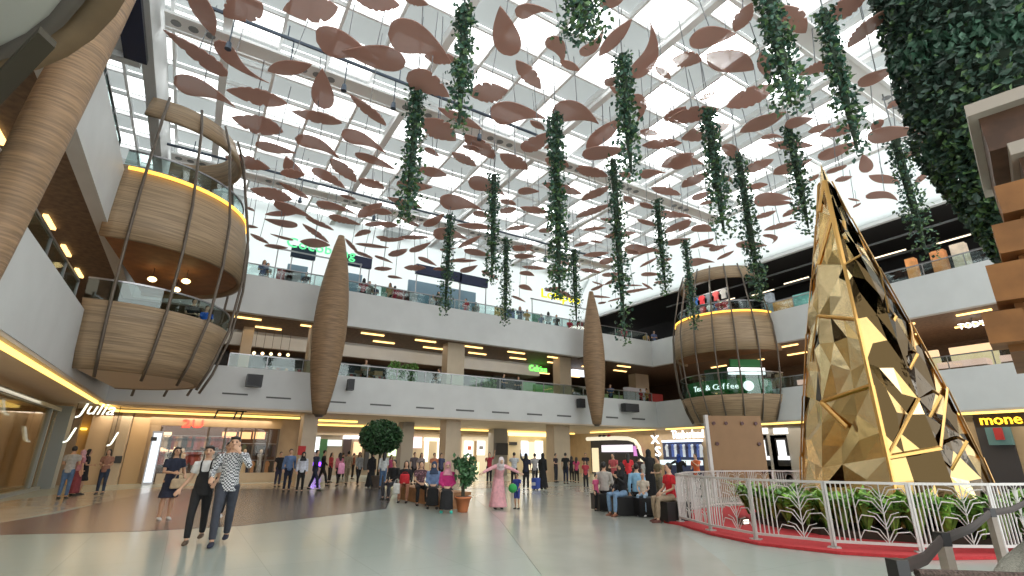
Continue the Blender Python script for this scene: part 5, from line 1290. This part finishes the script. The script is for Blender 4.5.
        if hair=='bun': Hm.ball(hd+V3((0,-.065*h,.01*h)),.026*h,8,6)
        ho=Hm.build('cap' if hair=='cap' else 'hair',cloth(hcol) if hcol else hairm,t,True);remesh(ho,vox*.9,1)
        if hair=='cap': MB().tube([hd+V3((0,.03*h,.038*h)),hd+V3((0,.085*h,.03*h))],[(.04*r,.006*h),(.03*r,.004*h)],8,ax=(1,0,0)).build('cap_brim',cloth(hcol),t)
    return t,A,rz
def bag(label,pos,w,d,hh,c,rz=0,handle=.16):
    t=thing('bag',label,'bag',pos,rz)
    MB().tube([(0,0,0),(0,0,hh*.1),(0,0,hh*.8),(0,0,hh)],[(w*.46,d*.4),(w*.5,d*.5),(w*.46,d*.42),(w*.4,d*.2)],12,ax=(1,0,0)).build('pouch',cloth(c),t,True)
    MB().tube([(-w*.3,0,hh*.95),(-w*.2,0,hh+handle*.8),(0,0,hh+handle),(w*.2,0,hh+handle*.8),(w*.3,0,hh*.95)],.012,6).build('handle',cloth(tuple(q*.7 for q in c)),t);return t
def world(t,p,rz):
    return Vector((t.location.x+p.x*math.cos(rz)-p.y*math.sin(rz),t.location.y+p.x*math.sin(rz)+p.y*math.cos(rz),t.location.z+p.z))
navyc=(.012,.016,.035);blk=(.012,.012,.014);jeans=(.07,.13,.24);dkjean=(.03,.045,.08);wht=(.6,.6,.6)
# --- walking group at left front
t,A,rz=person('woman in navy knee-length dress holding a beige bag, left of the walking group',164,444,520,1.62,18,top=navyc,robe='knee',legs='bare',arms=('link','front'),hair='long',near=True,fem=True,shoe=(.6,.58,.55),pos=H(163,520,0),sk='b')
hp=world(t,A[1][2],rz);hp=world(t,(A[0][2]+A[1][2])/2+Vector((0,.06,-.02)),rz);bag('beige handbag held by the woman in the navy dress',(hp.x,hp.y,hp.z-.30),.34,.10,.22,(.45,.34,.22),rz,.10)
person('man in black walking behind the woman in overalls',206,440,522,1.74,5,top=blk,bot=blk,pose='walk',arms=('down','down'),near=True,pos=H(217,521,0),shoe=(.55,.55,.55),sk='b')
person('woman in white tee and black overalls, middle of the walking group',188,452,545,1.60,-12,top=wht,bot=blk,pose='walk',arms=('link','hold'),hair='bun',near=True,fem=True,straps=blk,pos=H(193,543,0),sk='a',shoe=(.10,.07,.05),headtilt=.0)
person('young man in black and white checked shirt touching his face',216,436,546,1.76,-8,top=(.5,.5,.5),tkind='check',bot=(.035,.04,.055),pose='walk',arms=('face','link'),sleeves='long',near=True,pos=H(218,545,0),shoe=navyc,sk='a')
# --- left shop group
L1='people by the left orange shop'
person('man in grey shirt and jeans at the left column',62,444,497,1.70,160,top=(.33,.33,.32),bot=jeans,arms=('front','front'),sk='b')
person('woman in pink headscarf beside the left column',73,447,493,1.58,120,top=(.45,.20,.24),hair='hijab',hcol=(.55,.32,.36),legs='skirt',bot=(.2,.04,.05),fem=True)
person('woman in short black dress facing right by the orange shop',80,442,488,1.62,80,top=blk,robe='knee',legs='bare',hair='long',fem=True,arms=('front','front'),sk='b')
person('woman in brown top and dark jeans by the upright sign',101,442,487,1.62,-20,top=(.33,.17,.12),bot=dkjean,hair='long',fem=True,arms=('front','front'))
# --- pair and walkers
person('man in blue shirt standing left of the first column',286,447,490,1.70,10,top=(.10,.16,.30),bot=navyc,arms=('swing','down'),sleeves='long')
person('woman in black headscarf and pale top by the red box',299,451,492,1.58,5,top=(.5,.52,.6),hair='hijab',hcol=blk,bot=blk,sleeves='long',fem=True)
person('dark figure standing behind the man in blue shirt',277,448,483,1.6,20,top=blk,bot=(.03,.03,.06))
WK=[(313,447,488,1.68,60,navyc,navyc,'walk','short','dark man just right of the first column'),
(321,448,484,1.70,80,blk,blk,'walk','short','man in black striding right past the first column'),
(329,450,480,1.6,60,(.30,.03,.04),blk,'stand','long','woman in dark red among the walkers'),
(337,453,487,1.58,200,(.55,.16,.22),blk,'walk','long','woman in pink top seen from behind among the walkers'),
(346,449,483,1.68,190,(.30,.25,.18),(.22,.19,.13),'walk','short','man in khaki clothes left of the grey jacket woman'),
(341,451,478,1.64,170,(.05,.03,.03),blk,'stand','short','dark clothed man behind the pink top woman'),
(357,452,486,1.62,20,(.28,.29,.30),blk,'walk','long','woman in grey jacket among the walkers'),
(382,450,487,1.62,180,(.45,.47,.48),jeans,'stand','long','woman in pale grey top and blue jeans under the round tree'),
(352,450,476,1.6,100,(.25,.08,.05),blk,'stand','short','distant man in rust shirt behind the walkers')]
for x,a,b,h,f,c,d,p,hr,lab in WK: person(lab,x,a,b,h,f,top=c,bot=d,pose=p,hair=hr,sleeves='long',fem=hr=='long',arms=('swing','fwd') if p=='walk' else ('down','front'))
person('woman in long black robe walking under the round tree',370,452,487,1.58,30,top=blk,robe=True,hair='hijab',hcol=blk,sleeves='long',fem=True)
bag('pink rucksack on the back of the pink top woman',(*H(340,481,.62),.85),.3,.16,.36,(.6,.25,.38),.6,.06)
# --- bench and seated group left
bc=Vector(H(418,500,.2));bw=mat('orange brown bench wood',(.33,.15,.055),.5,var=.2,vscale=6)
p0=Vector(H(389,499,0));p1=Vector(H(441,510,0));dv_=(p1-p0).normalized();nv2=Vector((-dv_.y,dv_.x))
if nv2.dot(p0)<0: nv2=-nv2
bang=math.atan2(dv_.y,dv_.x)
b=thing('bench','long orange brown wooden bench under the seated group left of the potted plant','bench',(p0.x,p0.y,0),bang)
Lb=(p1-p0).length
sgn=1 if Vector((-math.sin(bang),math.cos(bang))).dot(nv2)>0 else -1
def by(a,b2): return (min(sgn*a,sgn*b2),max(sgn*a,sgn*b2))
y0,y1=by(.22,.95)
MB().box((0,y0,.36),(Lb,y1,.45)).build('seat',bw,b)
y0,y1=by(.28,.9);MB().box((.06,y0,0),(Lb-.06,y1,.36)).build('base',bw,b)
def sitter(label,x,yf,h,face,**k):
    q=Vector(H(x,yf,0));q=q+q.normalized()*.42
    return person(label,x,0,yf,h,face,pose='sit',pos=(q.x,q.y),**k)
sitter('man in black seated at the left end of the wooden bench',392,500,1.66,-35,top=blk,bot=(.04,.04,.05),arms=('lap','lap'),sk='b',sleeves='long')
t,A,rz=sitter('woman in black with red bag seated second from left on bench',404,503,1.60,-8,top=blk,bot=(.35,.16,.10),hair='long',fem=True,arms=('lap','lap'),sleeves='long')
q=world(t,Vector((0,.24,.60)),rz);bag('red bag on the lap of a woman on the wooden bench',(q.x,q.y,q.z-.02),.34,.2,.30,(.5,.02,.03),rz,.06)
q=world(t,Vector((.22,.42,.22)),rz);bag('white plastic bag hanging at the wooden bench',(q.x,q.y,.28),.24,.12,.32,(.62,.62,.6),rz,.12)
sitter('woman in patterned pink top seated in the middle of the bench',419,506,1.60,10,top=(.08,.04,.05),tkind='pattern',bot=blk,hair='short',fem=True,arms=('lap','lap'))
sitter('woman in blue shirt and long black skirt on the bench',432,509,1.60,0,top=(.16,.24,.42),bot=blk,legs='skirt',hair='hijab',hcol=(.03,.05,.10),fem=True,arms=('lap','lap'),sleeves='long',sk='c')
sitter('woman in magenta top and pink headscarf at the bench end',446,513,1.62,0,top=(.50,.03,.18),bot=blk,legs='skirt',hair='hijab',hcol=(.60,.28,.34),fem=True,arms=('lap','lap'),sleeves='long',sk='c',shoe=(.05,.5,.42))
for x,a,b_,h,c,hr,lab in ((413,450,482,1.64,(.10,.08,.09),'short','dark haired person standing behind the bench middle, left one'),(420,449,483,1.6,(.25,.2,.2),'long','long haired woman standing behind the bench middle'),(433,450,484,1.6,(.40,.14,.07),'short','person in orange brown standing behind the bench'),(440,452,484,1.6,(.05,.06,.12),'short','person in navy standing behind the magenta top woman'),(389,455,487,1.5,(.35,.05,.12),'long','woman in dark pink behind the left bench end')):
    person(lab,x,a,b_,h,30,top=c,bot=blk,hair=hr,fem=hr=='long')
# --- pink woman and child
pk=(.72,.36,.40)
person('bending woman in long pink dress and whitish headscarf, arms spread',499,467,511,1.58,10,top=pk,robe=True,hair='hijab',hcol=(.66,.58,.60),sleeves='long',fem=True,arms=('out','out'),lean=.7,pos=H(498,509,0),sk='c')
t,A,rz=person('small child in blue holding a green ball beside the pink woman',516,479,511,.98,-30,top=(.03,.05,.25),bot=(.03,.05,.25),legs='shorts',arms=('fwd','fwd'),pos=H(517,509,0),sk='b')
q=world(t,(A[0][2]+A[1][2])/2+Vector((0,.10,.03)),rz);o=MB().ball((0,0,0),.13,14,10).build('green_ball',colr('green balloon',(.03,.35,.08)),None,True);o.location=q;tag(o,'green ball held by the small child in blue','ball')
# --- middle group
MG=[(489,451,482,1.66,(.35,.03,.05),blk,'short',('up','phone'),0,'person in red jacket raising a phone behind the pink woman'),
(514,449,484,1.66,(.50,.52,.55),blk,'short',('phone','phone'),180,'man in pale shirt taking photos behind the pink woman'),
(535,453,486,1.62,(.38,.36,.36),blk,'short',('down','front'),170,'person in grey tee beside the black robed woman'),
(556,451,480,1.66,(.03,.02,.03),(.03,.03,.04),'short',('down','front'),60,'slim dark figure against the right beige column'),
(566,452,483,1.68,blk,navyc,'short',('down','front'),150,'man in black right of the beige column'),
(572,455,481,1.5,blk,blk,'long',('down','down'),160,'woman in black beside the man right of the column'),
(577,457,483,1.45,(.5,.06,.14),blk,'long',('down','down'),170,'girl in pink top and dark shorts in the centre background'),
(586,448,475,1.72,(.02,.02,.03),jeans,'short',('down','front'),10,'man in dark jacket and jeans near the curved arch shop')]
for x,a,b_,h,c,d,hr,ar,f,lab in MG: person(lab,x,a,b_,h,f,top=c,bot=d,hair=hr,arms=ar,fem=hr=='long')
person('woman in dark headscarf raising one arm for a photo',526,452,489,1.60,175,top=navyc,bot=blk,hair='hijab',hcol=blk,arms=('up','phone'),sleeves='long',fem=True)
person('woman in long black robe in the middle of the hall',543,453,489,1.62,150,top=blk,robe=True,hair='hijab',hcol=blk,sleeves='long',fem=True)
st=thing('suitcase','blue and white suitcase beside the black robed woman','suitcase',(*H(536,490,0),0),.5)
MB().box((-.2,-.13,.06),(.2,.13,.52)).build('shell',colr('blue suitcase',(.04,.08,.35)),st);MB().box((-.205,-.08,.2),(.205,.135,.34)).build('white_band',colr('white band',(.6,.6,.62)),st)
MB().tube([(-.12,.1,.5),(-.12,.1,.85),(.12,.1,.85),(.12,.1,.5)],.015,5).build('pull_handle',steel,st)
for s in (-.15,.15): MB().tube([(s-.02,0,.04),(s+.02,0,.04)],.04,8).build('wheel',black,st)
# --- right seated group with black block seats
def cube_seat(label,x,y,w=.62):
    q=H(x,y,0);t=thing('pouf',label,'seat',(q[0]+.25,q[1]+.30,0),-.3,'black block seats')
    MB().box((-w/2,-w/2,.03),(w/2,w/2,.42)).build('block',mat('black vinyl',(.012,.012,.013),.4),t);MB().box((-w/2-.01,-w/2-.01,.42),(w/2+.01,w/2+.01,.46)).build('cushion',MATS['black vinyl'],t);return Vector((q[0]+.25,q[1]+.30))
S=[cube_seat('black block seat under the person in striped grey shirt',606,512),cube_seat('black block seat under the woman in black with jeans',625,517),cube_seat('black block seat under the child with the cap',647,518),cube_seat('black block seat under the man in red shirt',676,524)]
def sit2(label,k,h,face,dx=0,**kw):
    q=S[k];return person(label,0,0,510,h,face,pose='sit',pos=(q.x+dx*.85,q.y-dx*.5),**kw)
person('toddler in pink vest and black trousers standing by the block seats',598,479,513,1.0,60,top=(.5,.08,.18),bot=blk,pos=H(597,511,0),sk='a')
sit2('person in striped grey shirt sitting with back turned',0,1.66,160,top=(.42,.39,.36),bot=blk,sleeves='long',arms=('lap','lap'))
sit2('woman in black top, headscarf and jeans looking at her phone',1,1.62,-45,top=blk,bot=(.16,.26,.40),hair='hijab',hcol=blk,sleeves='long',fem=True,arms=('phone','lap'),shoe=(.25,.10,.06),sk='a')
person('person in light blue shirt sitting behind the woman in black',636,0,500,1.6,170,top=(.22,.42,.60),bot=blk,pose='sit',pos=(S[1].x+.9,S[1].y+.35),sleeves='long')
cube_seat('black block seat under the person in light blue shirt',633,505)
sit2('small child in beige tee, jeans and orange cap on a block seat',2,1.12,-15,top=(.50,.44,.36),bot=(.30,.42,.55),hair='cap',hcol=(.6,.30,.18),shoe=(.6,.6,.6),arms=('lap','lap'),seat=.44)
sit2('man in red shirt and khaki trousers seated left of the fence',3,1.68,-62,top=(.60,.02,.03),bot=(.33,.25,.17),arms=('lap','lap'),shoe=(.12,.04,.03),sk='a',dx=-.0)
for x,a,b_,h,f,c,d,hr,ar,lab in ((615,452,492,1.62,-40,(.50,.10,.11),blk,'short',('front','front'),'person in coral shirt standing behind the seated group'),
(630,453,494,1.62,180,(.62,.03,.04),blk,'long',('front','front'),'woman in bright red tee seen from behind'),
(641,458,490,1.5,170,(.05,.03,.03),blk,'short',('down','down'),'dark person behind the woman in red tee'),
(647,458,498,1.45,120,(.55,.55,.55),blk,'short',('down','down'),'child in white top beside the tall black figure'),
(661,464,504,1.5,-60,(.20,.16,.09),(.12,.10,.07),'short',('front','front'),'person in camouflage brown behind the man in red'),
(586,455,484,1.3,0,(.4,.04,.06),blk,'long',('down','down'),'girl in red left of the seated group'),
(699,449,492,1.62,-40,(.60,.12,.04),blk,'short',('phone','front'),'man in orange shirt before the blue shop window')):
    person(lab,x,a,b_,h,f,top=c,bot=d,hair=hr,arms=ar,fem=hr=='long',sleeves='short')
person('tall person in black robe raising a phone near the upright letters',652,449,503,1.72,200,top=blk,robe=True,hair='hijab',hcol=blk,arms=('up','phone'),sleeves='long')
person('person in blue headscarf and black top with teal trousers',682,453,494,1.6,150,top=blk,bot=(.08,.20,.18),hair='hijab',hcol=(.02,.06,.30),arms=('out','phone'),sleeves='long')
# --- upper floors
UPC=[(.10,.13,.25),(.5,.5,.5),(.05,.05,.06),(.45,.04,.06),(.30,.28,.25),(.02,.03,.08),(.5,.3,.1)]
top_x=[(258,'beside the left pod'),(262,'second beside the left pod'),(303,'before the first kiosk'),(362,'right of the first spire, left one'),(368,'right of the first spire, middle one'),(374,'right of the first spire, right one'),(389,'near the indoor plant'),(394,'in red near the indoor plant'),(433,'before the long kiosk, left one'),(438,'before the long kiosk, right one'),(466,'left of the second vine pair'),(476,'among the second vine pair'),(520,'left of the yellow sign'),(527,'just left of the yellow sign'),(541,'under the yellow sign, first'),(548,'under the yellow sign, second'),(556,'under the yellow sign, third'),(569,'under the yellow sign, in red'),(585,'just left of the second spire'),(622,'in red right of the second spire'),(643,'near the right corner'),(651,'closest to the right pod')]
for k,(x,w) in enumerate(top_x):
    q=V(x,300,27.15+.35*(k%3));c=UPC[k%7]
    if 'red' in w: c=(.5,.02,.06)
    person('small person at the top floor railing %s'%w,x,0,0,1.66,(0,30,-40,170)[k%4],top=c,bot=blk if k%2 else navyc,pos=(q[0],27.15+.35*(k%3)),z0=9.26,hair='long' if k%3==0 else 'short',arms=('front','front') if k%2 else ('down','front'))
mid_x=[(612,'second spire, right side'),(642,'green counter at right'),(648,'right pod, left one'),(520,'green lettering'),(505,'plants right of the column'),(440,'left of the beige column'),(365,'first spire, right side')]
for k,(x,w) in enumerate(mid_x):
    q=V(x,385,27.3+.5*(k%2));person('small person on the middle floor by the %s'%w,x,0,0,1.66,(0,60,-60)[k%3],top=UPC[(k*3)%7],bot=blk,pos=(q[0],27.5+.5*(k%2)),z0=4.76,arms=('front','front'))
for k,(a,b_,w,c) in enumerate(((-.6,19.6,'in black',blk),(-.2,20.3,'in bright blue',(.02,.12,.6)),(.0,22.1,'in violet',(.22,.05,.4)))):
    person('small person %s on the lower deck of the left pod'%w,0,0,0,1.6,20,top=c,bot=blk,pos=(a,b_),z0=4.86,arms=('front','front'))
for k,(a,b_,w,c) in enumerate(((26.9,19.0,'in red',(.5,.02,.03)),(27.2,21.3,'in grey',(.3,.3,.3)))):
    person('small person %s on the upper deck of the right pod'%w,0,0,0,1.62,10,top=c,bot=blk,pos=(a,b_),z0=9.31,arms=('front','front'))

for k,(v_,c,w) in enumerate(((11.8,(.45,.04,.05),'in red, nearest'),(13.0,(.5,.5,.52),'in white, second'),(14.4,(.05,.08,.2),'in navy, third'),(15.6,(.1,.1,.1),'in black, farthest'))):
    person('small person %s on the top floor at left before the pod'%w,0,0,0,1.66,30,top=c,bot=blk,pos=(-3.85,v_),z0=9.26,arms=('front','front'))
# ================================================================= CAMERA, LIGHT, WORLD
cam=bpy.data.cameras.new('camera');co=bpy.data.objects.new('camera',cam);COL.objects.link(co)
cam.sensor_width=36;cam.lens=F/1024*36;cam.clip_start=.05;cam.clip_end=300
co.matrix_world=Matrix.Translation((0,0,HC))@Matrix.Rotation(-YAW,4,'Z')@Matrix.Rotation(PI/2+P,4,'X')@Matrix.Rotation(ROLL,4,'Z')
scene.camera=co
w=bpy.data.worlds.new('sky');scene.world=w;w.use_nodes=True;nt=w.node_tree;bg=nt.nodes['Background']
tc=nt.nodes.new('ShaderNodeTexCoord');dt=nt.nodes.new('ShaderNodeVectorMath');dt.operation='DOT_PRODUCT'
sd=Vector(uvray(693,98)).normalized();dt.inputs[1].default_value=sd
nv_=nt.nodes.new('ShaderNodeVectorMath');nv_.operation='NORMALIZE'
nt.links.new(tc.outputs['Generated'],nv_.inputs[0]);nt.links.new(nv_.outputs[0],dt.inputs[0])
rp=nt.nodes.new('ShaderNodeMapRange');rp.inputs[1].default_value=.97;rp.inputs[2].default_value=1.;rp.inputs[3].default_value=0;rp.inputs[4].default_value=1
nt.links.new(dt.outputs['Value'],rp.inputs[0])
pw=nt.nodes.new('ShaderNodeMath');pw.operation='POWER';pw.inputs[1].default_value=10;nt.links.new(rp.outputs[0],pw.inputs[0])
ma=nt.nodes.new('ShaderNodeMath');ma.operation='MULTIPLY_ADD';ma.inputs[1].default_value=60;ma.inputs[2].default_value=SKY if 'SKY' in globals() else 3.0;nt.links.new(pw.outputs[0],ma.inputs[0])
nt.links.new(ma.outputs[0],bg.inputs['Strength']);bg.inputs['Color'].default_value=(.98,1.,.985,1)
def area(name,loc,size,power,col,rot=(0,0,0),sy=None):
    l=bpy.data.lights.new(name,'AREA');l.energy=power;l.color=col;l.shape='RECTANGLE';l.size=size;l.size_y=sy or size
    o=bpy.data.objects.new(name,l);COL.objects.link(o);o.location=loc;o.rotation_euler=rot
    return o
W=(1.,.86,.68);N=(1.,.93,.82)
area('shop_and_fill_light',(-5.3,14,3.3),1.2,260,W,sy=24)
area('shop_and_fill_light',(0,33.3,3.3),8,160,W,sy=1.2)
area('shop_and_fill_light',(2,30,3.38),8,90,W,sy=3)
area('shop_and_fill_light',(18,39.5,3.3),22,500,N,sy=4)
area('shop_and_fill_light',(18,31,3.4),18,260,W,sy=3)
area('shop_and_fill_light',(31.8,16,3.3),2,330,W,sy=34)
area('shop_and_fill_light',(12,29.5,7.85),26,150,W,sy=3)
area('shop_and_fill_light',(-7,15,7.8),3,220,W,sy=22)
area('shop_and_fill_light',(33,14,7.8),4,300,W,sy=26)
area('shop_and_fill_light',(12,31.5,12.8),26,260,N,sy=4)  # fill added to brighten the top floor back wall
area('shop_and_fill_light',(32.5,14,12.2),3,120,N,sy=26)
area('stall_light',(27.0,20,12.0),1.5,70,N)
area('shop_and_fill_light',(-5.9,16.5,3.3),.8,90,N,sy=7)  # fill added to brighten the left glass shop interior
vs=scene.view_settings;vs.view_transform='Standard';vs.look='None';vs.gamma=1;vs.use_curve_mapping=False;vs.exposure=0.
